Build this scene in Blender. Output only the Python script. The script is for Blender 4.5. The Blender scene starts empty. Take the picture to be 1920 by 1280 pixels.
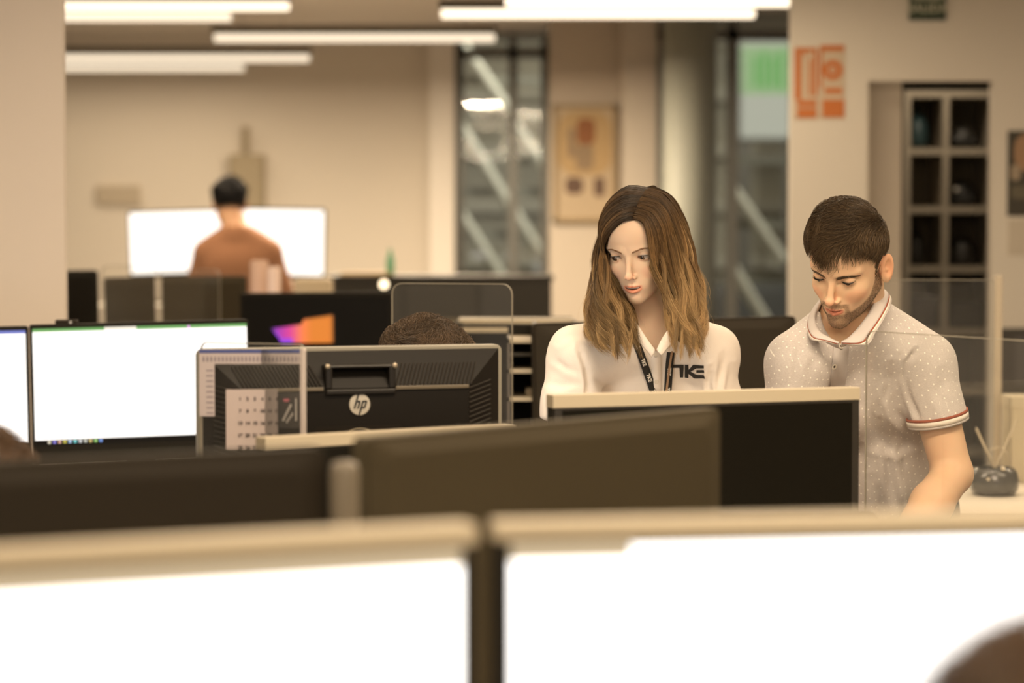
import bpy, math, random
import numpy as np
from mathutils import Vector, Matrix
from mathutils.bvhtree import BVHTree

random.seed(7)
RNG = np.random.default_rng(7)
SC = bpy.context.scene
COL = SC.collection

# ------------------------------------------------------------------ camera, world, exposure
F_PX = 4533.3
CAM_Z = 1.48
PITCH = math.atan(200.0 / F_PX)
cam_data = bpy.data.cameras.new('camera')
cam_data.sensor_width = 36.0
cam_data.lens = 85.0
cam_data.clip_end = 200
cam_data.dof.use_dof = True
cam_data.dof.focus_distance = 4.80
cam_data.dof.aperture_fstop = 2.4
cam = bpy.data.objects.new('camera', cam_data)
COL.objects.link(cam)
cam.location = (0, 0, CAM_Z)
cam.rotation_euler = (math.pi / 2 - PITCH, 0, 0)
SC.camera = cam

world = bpy.data.worlds.new('world')
SC.world = world
world.use_nodes = True
world.node_tree.nodes['Background'].inputs[0].default_value = (1.0, 0.84, 0.66, 1)
world.node_tree.nodes['Background'].inputs[1].default_value = 0.42

SC.view_settings.view_transform = 'Standard'
SC.view_settings.look = 'None'
SC.view_settings.gamma = 1
SC.view_settings.use_curve_mapping = False
SC.view_settings.exposure = 0.0
SC.cycles.use_denoising = True
SC.cycles.max_bounces = 8
SC.cycles.diffuse_bounces = 4
SC.cycles.glossy_bounces = 3
SC.cycles.transmission_bounces = 4
SC.cycles.transparent_max_bounces = 16
SC.cycles.caustics_reflective = False
SC.cycles.caustics_refractive = False
SC.cycles.sample_clamp_indirect = 6


def W(px, py, d):
    """World point seen at photo pixel (px, py) at world depth y = d."""
    u = (px - 960.0) / F_PX
    v = -(py - 640.0) / F_PX
    y = math.cos(PITCH) + v * math.sin(PITCH)
    z = -math.sin(PITCH) + v * math.cos(PITCH)
    return Vector((u / y * d, d, CAM_Z + z / y * d))


def Wx(px, d): return W(px, 640, d).x
def Wz(py, d): return W(960, py, d).z
def depth_of(py, z):
    """Depth at which height z appears on photo row py."""
    v = -(py - 640.0) / F_PX
    y = math.cos(PITCH) + v * math.sin(PITCH)
    zz = -math.sin(PITCH) + v * math.cos(PITCH)
    return (z - CAM_Z) / (zz / y)


# ------------------------------------------------------------------ materials
_M = {}


def srgb(r, g, b):
    f = lambda c: (c / 255 / 12.92) if c / 255 <= 0.04045 else ((c / 255 + 0.055) / 1.055) ** 2.4
    return (f(r), f(g), f(b))


def mat(name, col=(0.5, 0.5, 0.5), rough=0.5, metal=0.0, emit=None, es=0.0, noise=0.0, nscale=30, bump=0.0,
        bscale=200, vcol=False, spec=0.5, sss=0.0, sheen=0.0):
    if name in _M: return _M[name]
    m = bpy.data.materials.new(name)
    m.use_nodes = True
    nt = m.node_tree
    b = nt.nodes['Principled BSDF']
    b.inputs['Base Color'].default_value = (*col, 1)
    b.inputs['Roughness'].default_value = rough
    b.inputs['Metallic'].default_value = metal
    b.inputs['Specular IOR Level'].default_value = spec
    if sheen:
        b.inputs['Sheen Weight'].default_value = sheen
    if sss:
        b.inputs['Subsurface Weight'].default_value = sss
        b.inputs['Subsurface Radius'].default_value = (1.0, 0.35, 0.2)
        b.inputs['Subsurface Scale'].default_value = 0.008
    if emit:
        b.inputs['Emission Color'].default_value = (*emit, 1)
        b.inputs['Emission Strength'].default_value = es
    src = None
    if vcol:
        a = nt.nodes.new('ShaderNodeAttribute'); a.attribute_name = 'tint'
        nt.links.new(a.outputs['Color'], b.inputs['Base Color']); src = a.outputs['Color']
    if noise:
        tc = nt.nodes.new('ShaderNodeTexCoord')
        n = nt.nodes.new('ShaderNodeTexNoise'); n.inputs['Scale'].default_value = nscale
        n.inputs['Detail'].default_value = 4
        nt.links.new(tc.outputs['Object'], n.inputs['Vector'])
        mr = nt.nodes.new('ShaderNodeMapRange')
        mr.inputs['To Min'].default_value = 1 - noise; mr.inputs['To Max'].default_value = 1 + noise
        nt.links.new(n.outputs['Fac'], mr.inputs['Value'])
        vm = nt.nodes.new('ShaderNodeVectorMath'); vm.operation = 'SCALE'
        if src: nt.links.new(src, vm.inputs[0])
        else: vm.inputs[0].default_value = col
        nt.links.new(mr.outputs[0], vm.inputs['Scale'])
        nt.links.new(vm.outputs[0], b.inputs['Base Color'])
    if bump:
        tc = nt.nodes.new('ShaderNodeTexCoord')
        n = nt.nodes.new('ShaderNodeTexNoise'); n.inputs['Scale'].default_value = bscale
        n.inputs['Detail'].default_value = 3
        nt.links.new(tc.outputs['Object'], n.inputs['Vector'])
        bp = nt.nodes.new('ShaderNodeBump'); bp.inputs['Strength'].default_value = bump
        bp.inputs['Distance'].default_value = 0.002
        nt.links.new(n.outputs['Fac'], bp.inputs['Height'])
        nt.links.new(bp.outputs[0], b.inputs['Normal'])
    _M[name] = m
    return m


def acrylic(name='clear_acrylic', tint=(0.97, 0.97, 0.95), refl=1.0, haze=0.0):
    """Thin clear sheet: straight-through transmission plus a Fresnel gloss and a trace of surface haze."""
    if name in _M: return _M[name]
    m = bpy.data.materials.new(name); m.use_nodes = True
    nt = m.node_tree; nt.nodes.clear()
    out = nt.nodes.new('ShaderNodeOutputMaterial')
    tr = nt.nodes.new('ShaderNodeBsdfTransparent'); tr.inputs[0].default_value = (*tint, 1)
    gl = nt.nodes.new('ShaderNodeBsdfGlossy'); gl.inputs['Roughness'].default_value = 0.02
    fr = nt.nodes.new('ShaderNodeFresnel'); fr.inputs[0].default_value = 1.45
    mu = nt.nodes.new('ShaderNodeMath'); mu.operation = 'MULTIPLY'; mu.inputs[1].default_value = refl
    nt.links.new(fr.outputs[0], mu.inputs[0])
    df = nt.nodes.new('ShaderNodeBsdfDiffuse'); df.inputs[0].default_value = (0.8, 0.8, 0.78, 1)
    m0 = nt.nodes.new('ShaderNodeMixShader'); m0.inputs[0].default_value = haze
    nt.links.new(tr.outputs[0], m0.inputs[1]); nt.links.new(df.outputs[0], m0.inputs[2])
    mx = nt.nodes.new('ShaderNodeMixShader')
    nt.links.new(mu.outputs[0], mx.inputs[0]); nt.links.new(m0.outputs[0], mx.inputs[1]); nt.links.new(gl.outputs[0], mx.inputs[2])
    nt.links.new(mx.outputs[0], out.inputs[0])
    _M[name] = m
    return m


def glow(name, col, s):
    if name in _M: return _M[name]
    m = bpy.data.materials.new(name); m.use_nodes = True
    nt = m.node_tree
    b = nt.nodes['Principled BSDF']
    b.inputs['Base Color'].default_value = (0.02, 0.02, 0.02, 1)
    b.inputs['Emission Color'].default_value = (*col, 1)
    b.inputs['Emission Strength'].default_value = s
    _M[name] = m
    return m


# ------------------------------------------------------------------ mesh building
class MB:
    def __init__(self):
        self.v = []; self.f = []; self.mi = []

    def add(self, vs, fs, mi=0):
        o = len(self.v)
        self.v += [tuple(p) for p in vs]
        self.f += [tuple(i + o for i in f) for f in fs]
        self.mi += [mi] * len(fs)

    def box(self, x0, x1, y0, y1, z0, z1, mi=0, M=None):
        vs = [Vector((x, y, z)) for z in (z0, z1) for y in (y0, y1) for x in (x0, x1)]
        if M is not None: vs = [M @ p for p in vs]
        self.add(vs, [(0, 2, 3, 1), (4, 5, 7, 6), (0, 1, 5, 4), (2, 6, 7, 3), (0, 4, 6, 2), (1, 3, 7, 5)], mi)
        return self

    def prism(self, pts, y0, y1, mi=0, M=None):
        """Outline in x,z extruded from y0 to y1."""
        n = len(pts)
        vs = [Vector((p[0], y0, p[1])) for p in pts] + [Vector((p[0], y1, p[1])) for p in pts]
        if M is not None: vs = [M @ p for p in vs]
        fs = [tuple(range(n)), tuple(range(2 * n - 1, n - 1, -1))]
        fs += [(i, i + n, (i + 1) % n + n, (i + 1) % n) for i in range(n)]
        self.add(vs, fs, mi); return self

    def rings(self, rings, cap=True, mi=0, closed=True):
        n = len(rings[0]); vs = [p for r in rings for p in r]; fs = []
        for k in range(len(rings) - 1):
            for i in range(n if closed else n - 1):
                j = (i + 1) % n
                fs.append((k * n + i, k * n + j, (k + 1) * n + j, (k + 1) * n + i))
        if cap and closed:
            fs.append(tuple(range(n - 1, -1, -1))); fs.append(tuple((len(rings) - 1) * n + i for i in range(n)))
        self.add(vs, fs, mi); return self

    def tube(self, pts, r, n=8, cap=True, mi=0):
        pts = [Vector(p) for p in pts]; rings = []
        rr = r if hasattr(r, '__len__') else [r] * len(pts)
        up = Vector((0, 0, 1))
        for k, p in enumerate(pts):
            t = (pts[min(k + 1, len(pts) - 1)] - pts[max(k - 1, 0)])
            if t.length < 1e-9: t = Vector((0, 0, 1))
            t.normalize()
            a = t.cross(up)
            if a.length < 1e-3: a = t.cross(Vector((0, 1, 0)))
            a.normalize(); b = t.cross(a)
            rings.append([p + (a * math.cos(2 * math.pi * i / n) + b * math.sin(2 * math.pi * i / n)) * rr[k] for i in range(n)])
        return self.rings(rings, cap, mi)

    def lathe(self, prof, n=24, c=(0, 0, 0), mi=0, cap=True):
        c = Vector(c)
        rings = [[c + Vector((r * math.cos(2 * math.pi * i / n), r * math.sin(2 * math.pi * i / n), z)) for i in range(n)] for r, z in prof]
        return self.rings(rings, cap, mi)

    def build(self, name, mats, parent=None, M=None, bevel=0.0, smooth=False, seg=2):
        me = bpy.data.meshes.new(name)
        me.from_pydata(self.v, [], self.f)
        if not isinstance(mats, (list, tuple)): mats = [mats]
        for m in mats: me.materials.append(m)
        if any(self.mi): me.polygons.foreach_set('material_index', self.mi)
        me.update()
        o = bpy.data.objects.new(name, me)
        COL.objects.link(o)
        if parent: o.parent = parent
        if M is not None: o.matrix_local = M
        if smooth: me.shade_smooth()
        if bevel:
            b = o.modifiers.new('bevel', 'BEVEL'); b.width = bevel; b.segments = seg; b.limit_method = 'ANGLE'
            b.angle_limit = math.radians(40)
        return o


def round_rect(w, h, r, n=5, cx=0, cz=0):
    pts = []
    for (sx, sz, a0) in ((1, 1, 0), (-1, 1, 90), (-1, -1, 180), (1, -1, 270)):
        for k in range(n + 1):
            a = math.radians(a0 + 90 * k / n)
            pts.append((cx + sx * (w / 2 - r) + r * math.cos(a), cz + sz * (h / 2 - r) + r * math.sin(a)))
    return pts


def empty(name, loc, rz=0.0):
    o = bpy.data.objects.new(name, None)
    COL.objects.link(o)
    o.location = loc; o.rotation_euler = (0, 0, rz); o.empty_display_size = 0.1
    return o


def tag(o, label, cat, group=None):
    o['label'] = label; o['category'] = cat
    if group: o['group'] = group
    return o


def struct(o):
    o['kind'] = 'structure'; return o


def copy_tree(o, parent=None):
    c = o.copy(); COL.objects.link(c)
    if parent: c.parent = parent
    for ch in list(o.children): copy_tree(ch, c)
    return c


def text_mesh(name, txt, size, m, parent=None, M=None, extrude=0.0005, align='CENTER', shear=0.0, bold=0.0):
    """Lettering as a mesh lying in the local x,z plane, readable from -y."""
    cu = bpy.data.curves.new(name, 'FONT')
    cu.body = txt; cu.size = size; cu.extrude = extrude; cu.align_x = align; cu.align_y = 'CENTER'
    cu.shear = shear; cu.offset = bold
    tmp = bpy.data.objects.new('tmp_text', cu); COL.objects.link(tmp)
    bpy.context.view_layer.update()
    me = bpy.data.meshes.new_from_object(tmp.evaluated_get(bpy.context.evaluated_depsgraph_get()))
    bpy.data.objects.remove(tmp); bpy.data.curves.remove(cu)
    me.name = name
    me.transform(Matrix.Rotation(math.pi / 2, 4, 'X'))
    me.materials.clear(); me.materials.append(m)
    o = bpy.data.objects.new(name, me); COL.objects.link(o)
    if parent: o.parent = parent
    if M is not None: o.matrix_local = M
    return o


# ------------------------------------------------------------------ distance-field sculpting
def axis(lo, hi, coarse, fine=()):
    out = [lo]; x = lo
    while x < hi:
        st = coarse
        for a, b, f in fine:
            if a - f <= x < b: st = min(st, f)
            elif x < a < x + st: st = min(st, max(a - x, f))
        x += st; out.append(x)
    return np.array(out, np.float32)


def smin(a, b, k):
    h = np.clip(0.5 + 0.5 * (b - a) / k, 0, 1)
    return b * (1 - h) + a * h - k * h * (1 - h)


def smax(a, b, k): return -smin(-a, -b, k)


def d_cap(P, a, b, r1, r2=None):
    r2 = r1 if r2 is None else r2
    a = np.asarray(a, np.float32); b = np.asarray(b, np.float32)
    ab = b - a; L = float(ab @ ab) + 1e-12
    X, Y, Z = P
    px, py, pz = X - a[0], Y - a[1], Z - a[2]
    t = np.clip((px * ab[0] + py * ab[1] + pz * ab[2]) / L, 0, 1)
    return np.sqrt((px - t * ab[0]) ** 2 + (py - t * ab[1]) ** 2 + (pz - t * ab[2]) ** 2) - (r1 + (r2 - r1) * t)


def d_ell(P, c, r, Mr=None):
    X, Y, Z = P
    x, y, z = X - c[0], Y - c[1], Z - c[2]
    if Mr is not None:
        Mr = np.asarray(Mr, np.float32)  # columns are the ellipsoid's axes
        x, y, z = (x * Mr[0, 0] + y * Mr[1, 0] + z * Mr[2, 0], x * Mr[0, 1] + y * Mr[1, 1] + z * Mr[2, 1],
                   x * Mr[0, 2] + y * Mr[1, 2] + z * Mr[2, 2])
    k0 = np.sqrt((x / r[0]) ** 2 + (y / r[1]) ** 2 + (z / r[2]) ** 2) + 1e-6
    k1 = np.sqrt((x / r[0] ** 2) ** 2 + (y / r[1] ** 2) ** 2 + (z / r[2] ** 2) ** 2) + 1e-6
    return k0 * (k0 - 1) / k1


class Field:
    def __init__(self, xs, ys, zs):
        self.ax = (xs, ys, zs)
        self.S = np.full((len(xs), len(ys), len(zs)), 0.1, np.float32)

    def sl(self, lo, hi):
        out = []
        for a, l, h in zip(self.ax, lo, hi):
            i0 = max(0, int(np.searchsorted(a, l)) - 1); i1 = min(len(a), int(np.searchsorted(a, h)) + 1)
            out.append(slice(i0, max(i1, i0 + 1)))
        return tuple(out)

    def pts(self, s):
        return (self.ax[0][s[0]][:, None, None], self.ax[1][s[1]][None, :, None], self.ax[2][s[2]][None, None, :])

    def op(self, fn, lo, hi, k=0.01, sub=False, m=0.04):
        s = self.sl(np.asarray(lo) - m, np.asarray(hi) + m)
        d = fn(self.pts(s)).astype(np.float32)
        self.S[s] = smax(self.S[s], -d, k) if sub else smin(self.S[s], np.minimum(d, 0.1), k)

    def cap(self, a, b, r1, r2=None, k=0.01, sub=False):
        a = np.asarray(a, float); b = np.asarray(b, float); r2 = r1 if r2 is None else r2
        R = max(r1, r2)
        self.op(lambda P: d_cap(P, a, b, r1, r2), np.minimum(a, b) - R, np.maximum(a, b) + R, k, sub)

    def ell(self, c, r, Mr=None, k=0.01, sub=False):
        R = max(r); c = np.asarray(c, float)
        self.op(lambda P: d_ell(P, c, r, Mr), c - R, c + R, k, sub)

    def mesh(self):
        return surf_net(*self.ax, self.S)


def surf_net(xs, ys, zs, S):
    nx, ny, nz = S.shape
    ins = S < 0
    c = np.zeros((nx - 1, ny - 1, nz - 1), np.int8)
    for dx in (0, 1):
        for dy in (0, 1):
            for dz in (0, 1):
                c += ins[dx:nx - 1 + dx, dy:ny - 1 + dy, dz:nz - 1 + dz]
    act = np.argwhere((c > 0) & (c < 8))
    I, J, K = act.T
    idx = np.full(c.shape, -1, np.int64); idx[I, J, K] = np.arange(len(act))
    cor = [(dx, dy, dz) for dx in (0, 1) for dy in (0, 1) for dz in (0, 1)]
    val = {q: S[I + q[0], J + q[1], K + q[2]] for q in cor}
    pos = {q: np.stack([xs[I + q[0]], ys[J + q[1]], zs[K + q[2]]], 1) for q in cor}
    acc = np.zeros((len(act), 3)); cnt = np.zeros(len(act))
    for a in cor:
        for ax in range(3):
            if a[ax] == 0:
                b = list(a); b[ax] = 1; b = tuple(b)
                va, vb = val[a], val[b]
                m = (va < 0) != (vb < 0)
                t = np.where(m, va / (va - vb + 1e-12), 0)[:, None]
                acc += np.where(m[:, None], pos[a] + t * (pos[b] - pos[a]), 0); cnt += m
    V = acc / cnt[:, None]
    quads = []
    for ax in range(3):
        sh = [slice(1, -1)] * 3
        s0 = list(sh); s1 = list(sh)
        s0[ax] = slice(0, -1); s1[ax] = slice(1, None)
        A = ins[tuple(s0)]; B = ins[tuple(s1)]
        e = np.argwhere(A != B)
        off = np.ones(3, int); off[ax] = 0
        e = e + off
        u, v = [q for q in range(3) if q != ax]
        def cell(du, dv):
            q = e.copy(); q[:, u] += du; q[:, v] += dv
            return idx[q[:, 0], q[:, 1], q[:, 2]]
        Q = np.stack([cell(-1, -1), cell(0, -1), cell(0, 0), cell(-1, 0)], 1)
        fl = ins[e[:, 0], e[:, 1], e[:, 2]]
        if ax == 1: fl = ~fl
        Q[~fl] = Q[~fl][:, ::-1]
        quads.append(Q)
    return V, np.concatenate(quads)


def np_mesh(name, V, Q, mats, parent=None, smooth=True, tint=None, uv=None):
    me = bpy.data.meshes.new(name)
    V = np.asarray(V, np.float32); Q = np.asarray(Q, np.int32); n = Q.shape[1]
    me.vertices.add(len(V)); me.vertices.foreach_set('co', V.ravel())
    me.loops.add(Q.size); me.loops.foreach_set('vertex_index', Q.ravel())
    me.polygons.add(len(Q)); me.polygons.foreach_set('loop_start', np.arange(0, Q.size, n, dtype=np.int32))
    me.update(calc_edges=True); me.validate()
    if not isinstance(mats, (list, tuple)): mats = [mats]
    for m in mats: me.materials.append(m)
    if smooth: me.shade_smooth()
    if tint is not None:
        a = me.attributes.new('tint', 'FLOAT_COLOR', 'POINT')
        a.data.foreach_set('color', np.concatenate([tint, np.ones((len(V), 1))], 1).astype(np.float32).ravel())
    if uv is not None:
        a = me.attributes.new('cloth', 'FLOAT_VECTOR', 'POINT')
        a.data.foreach_set('vector', np.asarray(uv, np.float32).ravel())
    o = bpy.data.objects.new(name, me); COL.objects.link(o)
    if parent: o.parent = parent
    return o


def relax(V, Q, n=1, f=0.5):
    for _ in range(n):
        acc = np.zeros_like(V); cnt = np.zeros(len(V))
        k = Q.shape[1]
        for i in range(k):
            a, b = Q[:, i], Q[:, (i + 1) % k]
            np.add.at(acc, a, V[b]); np.add.at(cnt, a, 1)
            np.add.at(acc, b, V[a]); np.add.at(cnt, b, 1)
        V = V + f * (acc / np.maximum(cnt, 1)[:, None] - V)
    return V


def strands_mesh(P, r0, r1=0.3, nside=3):
    """P (N,K,3) centre lines -> tubes. r0 (N,) root radius; tapers to r1*r0."""
    N, K, _ = P.shape
    T = np.gradient(P, axis=1); T /= np.linalg.norm(T, axis=2, keepdims=True) + 1e-9
    ref = np.array([0.3, 0.9, 0.2]); A = np.cross(T, ref); A /= np.linalg.norm(A, axis=2, keepdims=True) + 1e-9
    B = np.cross(T, A)
    s = np.linspace(0, 1, K)[None, :, None]
    rad = np.asarray(r0)[:, None, None] * (1 - (1 - r1) * s ** 2)
    V = np.stack([P + rad * (A * math.cos(2 * math.pi * i / nside) + B * math.sin(2 * math.pi * i / nside)) for i in range(nside)], 2)
    base = (np.arange(N)[:, None] * K + np.arange(K - 1)[None]) * nside
    Q = []
    for i in range(nside):
        j = (i + 1) % nside
        Q.append(np.stack([base + i, base + j, base + nside + j, base + nside + i], -1).reshape(-1, 4))
    return V.reshape(-1, 3), np.concatenate(Q)


def catmull(G, n):
    """G (...,K,3) -> (...,n,3)."""
    G = np.asarray(G, float); K = G.shape[-2]
    t = np.linspace(0, K - 1 - 1e-6, n); i = t.astype(int); f = (t - i)[:, None]
    g = lambda k: G[..., np.clip(k, 0, K - 1), :]
    p0, p1, p2, p3 = g(i - 1), g(i), g(i + 1), g(i + 2)
    return 0.5 * (2 * p1 + (p2 - p0) * f + (2 * p0 - 5 * p1 + 4 * p2 - p3) * f ** 2 + (3 * p1 - p0 - 3 * p2 + p3) * f ** 3)


def vnoise(P, s, seed=0):
    """Cheap smooth pseudo-noise in [-1, 1] at points P (N,3)."""
    r = np.random.default_rng(seed); out = np.zeros(len(P))
    for _ in range(6):
        d = r.normal(size=3); d /= np.linalg.norm(d)
        out += np.sin((P @ d) * s * r.uniform(0.6, 1.6) + r.uniform(0, 6.28))
    return out / 3.2
# ------------------------------------------------------------------ people
def rot_head(yaw, pitch, roll):
    y, p, r = map(math.radians, (yaw, pitch, roll))
    Rx = np.array([[1, 0, 0], [0, math.cos(p), -math.sin(p)], [0, math.sin(p), math.cos(p)]])
    Rz = np.array([[math.cos(y), math.sin(y), 0], [-math.sin(y), math.cos(y), 0], [0, 0, 1]])
    Ry = np.array([[math.cos(r), 0, math.sin(r)], [0, 1, 0], [-math.sin(r), 0, math.cos(r)]])
    return Ry @ Rz @ Rx


def unit(v):
    v = np.asarray(v, float); return v / (np.linalg.norm(v) + 1e-12)


def vnormals(V, Q):
    a = V[Q[:, 2]] - V[Q[:, 0]]; b = V[Q[:, 3]] - V[Q[:, 1]] if Q.shape[1] == 4 else V[Q[:, 1]] - V[Q[:, 0]]
    n = np.cross(a, b); N = np.zeros_like(V)
    for i in range(Q.shape[1]): np.add.at(N, Q[:, i], n)
    return N / (np.linalg.norm(N, axis=1, keepdims=True) + 1e-12)


def head_local(x, y, z, sp):
    fem = sp.get('fem', False); hf = sp.get('detail', True)
    ax = np.abs(x); Q = (ax, y, z)
    jw = 0.89 if fem else 1.0
    bk = sp.get('skull', (.013, .090))
    d = d_ell(Q, (0, bk[0], .033), (.0735, bk[1], .084))
    d = smin(d, d_ell(Q, (0, -.030, -.028), (.0585 * jw, .058, .080)), .03)
    d = smin(d, d_ell(Q, (0, -.040, .046), (.054, .049, .044)), .03)
    d = smin(d, d_cap(Q, (.047 * jw, .010, -.050), (.004, -.064, -.099 if not fem else -.096), .019, .016), .026)
    if not hf:
        d = smin(d, d_cap(Q, (0, -.083, .010), (0, -.104, -.034), .0065, .009), .010)
        return smin(d, d_ell(Q, (.0765, .016, -.006), (.008, .018, .031)), .006)
    d = smin(d, d_ell(Q, (0, -.077, -.100 if not fem else -.096), (.017 * jw, .0135, .014)), .015)
    d = smin(d, d_ell(Q, (.0345 if fem else .0315, -.055, -.030), (.023, .022, .019)), .020)
    d = smin(d, d_cap(Q, (.010, -.0815, .0175), (.046, -.064, .0195), .0085 if fem else .0100, .007), .012)
    d = smin(d, d_ell(Q, (0, -.070, -.064), (.029, .022, .024)), .018)
    d = smax(d, -d_ell(Q, (.0325, -.1010, -.001), (.020, .0210, .0125)), .012)
    # eyelids: a ball of skin over the eye, opened by an almond cut
    ex, ey = .0315, -.0705
    lr = .0134 if fem else .0129
    d = smin(d, d_ell(Q, (ex, ey, 0), (.0138, lr, lr)), .0035)
    up, lo = sp['lids']
    t = (ax - ex) / .0142
    zc = 0.0006 * (ax - ex) / .0142
    hu = np.clip(1 - t * t, 0, 1)
    top = zc + up * hu ** 0.8; bot = zc + lo * hu ** 0.8
    cut = np.maximum(np.maximum(z - top, bot - z), y - (ey + .002))
    cut = np.maximum(cut, np.abs(t) * .0142 - .0138)
    d = smax(d, -cut, .0012)
    # nose
    nt = (0, -.1075, -.0370) if not fem else (0, -.1060, -.0365)
    d = smin(d, d_cap(Q, (0, -.0835, .012), (0, nt[1] + .003, -.034), .0050 if fem else .0056, .0064 if fem else .0074), .009)
    d = smin(d, d_ell(Q, nt, (.0090, .0090, .0080) if not fem else (.0070, .0078, .0068)), .006)
    wx = .0118 if not fem else .0098
    d = smin(d, d_ell(Q, (wx, -.0940, -.0410), (.0050 if not fem else .0043, .0080, .0048)), .005)
    d = smax(d, -d_ell(Q, (.0062 if not fem else .0052, -.1000, -.0475), (.0034, .0050, .0030)), .002)
    # mouth
    mo = sp.get('mouth', .0)
    d = smin(d, d_cap(Q, (.0045, -.0932, -.0622), (.0208, -.0820, -.0645), .0048, .0026), .004)
    d = smin(d, d_cap(Q, (0, -.0915, -.0736 - mo), (.0155, -.0830, -.0684 - mo * .6), .0072 if fem else .0064, .0040), .005)
    zz = z + .0676 + mo * .4 - .0030 * (ax / .02) ** 2
    slit = d_ell((ax, y, zz), (0, -.0965, 0), (.0198, .0170, .0011 + mo * .75))
    d = smax(d, -slit, .0015)
    d = smax(d, -d_ell(Q, (0, -.0935, -.0835), (.013, .0050, .0040)), .007)
    d = smax(d, -d_ell(Q, (0, -.1015, -.0540), (.0024, .0018, .0050)), .004)
    # ears
    er = Matrix.Rotation(math.radians(-14), 3, 'X') @ Matrix.Rotation(math.radians(-22), 3, 'Z')
    e = d_ell(Q, (.0795, .014, -.013), (.0058, .0180, .0315), er)
    e = smin(e, d_ell(Q, (.0740, .0085, -.028), (.0055, .0085, .0110)), .008)
    e = smax(e, -d_ell(Q, (.0860, .0110, -.010), (.0075, .0110, .0205), er), .003)
    e = smin(e, d_cap(Q, (.0755, .004, -.012), (.0780, .012, -.016), .003, .003), .004)
    return smin(d, e, .006)


def sdf_push(L, margin, sp):
    """Move head-local points (n,3) that lie inside, or closer than margin to, the head surface out along its normal."""
    L = L.copy(); f = lambda Q: head_local(Q[:, 0], Q[:, 1], Q[:, 2], sp)
    near = (np.abs(L[:, 0]) < .085) & (np.abs(L[:, 1] + .01) < .12) & (L[:, 2] > -.02) & (L[:, 2] < .14)
    near &= ~((np.abs(L[:, 0]) > .066) & (L[:, 2] < .025))
    idx = np.argwhere(near)[:, 0]; mg = np.broadcast_to(margin, (len(L),))[idx]
    for _ in range(2):
        Q = L[idx]; d = f(Q); e = 1e-3
        g = np.stack([f(Q + np.eye(3)[i] * e) - d for i in range(3)], 1) / e
        g /= np.linalg.norm(g, axis=1, keepdims=True) + 1e-6
        L[idx] = Q + g * np.clip(mg - d, 0, .03)[:, None]
    return L


class Head:
    def __init__(s, C, ypr, scale):
        s.C = np.array(C, float); s.R = rot_head(*ypr); s.s = scale

    def w(s, L): return (np.asarray(L, float) * s.s) @ s.R.T + s.C

    def l(s, P): return ((np.asarray(P, float) - s.C) @ s.R) / s.s

    def bbox(s):
        c = np.array([(a, b, q) for a in (-.09, .09) for b in (-.125, .118) for q in (-.125, .125)])
        w = s.w(c); return w.min(0), w.max(0)


def torso_prims(J):
    """Flattened shapes of the trunk in world space: (centre, radii, frame, blend)."""
    N = np.array(J['neck'], float); H = np.array(J['hip'], float); A = np.array(J['shR'], float); B = np.array(J['shL'], float)
    up = unit(N - H); r = unit(B - A); f = unit(np.cross(r, up)); r = unit(np.cross(up, f))
    M = np.stack([r, -f, up], 1)
    g = J.get('girth', 1.0); L = np.linalg.norm(N - H)
    p = lambda x, y, z: N + M @ np.array([x, y, z])
    out = [('e', p(0, .030, -.17), (.150 * g, .105 * g, .165), .05),
           ('e', p(0, .025, -.30), (.138 * g, .100 * g, .150), .05),
           ('e', H + M @ np.array([0, .02, .06]), (.150 * g, .112 * g, .150), .05),
           ('c', p(-.02, .03, -.03), A, .056 * g, .050 * g, .03), ('c', p(.02, .03, -.03), B, .056 * g, .050 * g, .03),
           ('c', p(0, .035, .00), A + (N - A) * .35 + up * .004, .050, .046, .03), ('c', p(0, .035, .00), B + (N - B) * .35 + up * .004, .050, .046, .03)]
    if J.get('fem'):
        for sx in (-1, 1): out.append(('e', p(sx * .078, -.072, -.215), (.066, .055, .066), .035))
    else:
        for sx in (-1, 1): out.append(('e', p(sx * .075, -.035, -.15), (.075, .055, .065), .04))
    return out, M


def apply_prims(Fd, prims, M, o=0.0):
    for q in prims:
        if q[0] == 'e': Fd.ell(q[1], tuple(r + o for r in q[2]), M, q[3])
        else: Fd.cap(q[1], q[2], q[3] + o, q[4] + o, q[5])


def add_hand(Fd, Wr, E, down, side, scale=1.0):
    """Palm, four jointed fingers and a thumb beyond wrist Wr on the arm coming from E, resting on something flat."""
    f = unit(Wr - E); f = unit(np.array([f[0], f[1], min(max(f[2], -.25), 0.1)])); n = unit(down)
    n = unit(n - f * (n @ f)); s = unit(np.cross(f, n)) * side
    k = scale
    Mr = np.stack([s, f, n], 1)
    Fd.cap(Wr - f * .01, Wr + f * .03 * k, .024, .024, .012)
    Fd.ell(Wr + f * .050 * k, (.041 * k, .050 * k, .016 * k), Mr, .012)
    for i, (off, ln) in enumerate(((-.030, .060), (-.010, .072), (.011, .068), (.031, .054))):
        a = Wr + f * .088 * k + s * off * k
        d1 = unit(f * .96 + n * .22 + s * off * 1.5); d2 = unit(f * .72 + n * .62 + s * off)
        b = a + d1 * ln * .5 * k; c = b + d2 * ln * .5 * k
        Fd.cap(a - f * .02, b, .0095 * k, .0085 * k, .004); Fd.cap(b, c, .0085 * k, .0070 * k, .004)
    a = Wr + f * .022 * k - s * .026 * k; b = a + unit(f * .6 - s * .75 + n * .1) * .042 * k
    Fd.cap(a, b, .0135 * k, .0105 * k, .008); Fd.cap(b, b + unit(f * .9 - s * .25 + n * .2) * .032 * k, .0100 * k, .0080 * k, .005)


def finish(o, root):
    """World-space mesh -> child of an Empty that stands at root.location."""
    me = o.data
    me.transform(Matrix.Translation(-Vector(root.location)))
    o.parent = root
    return o


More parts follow.
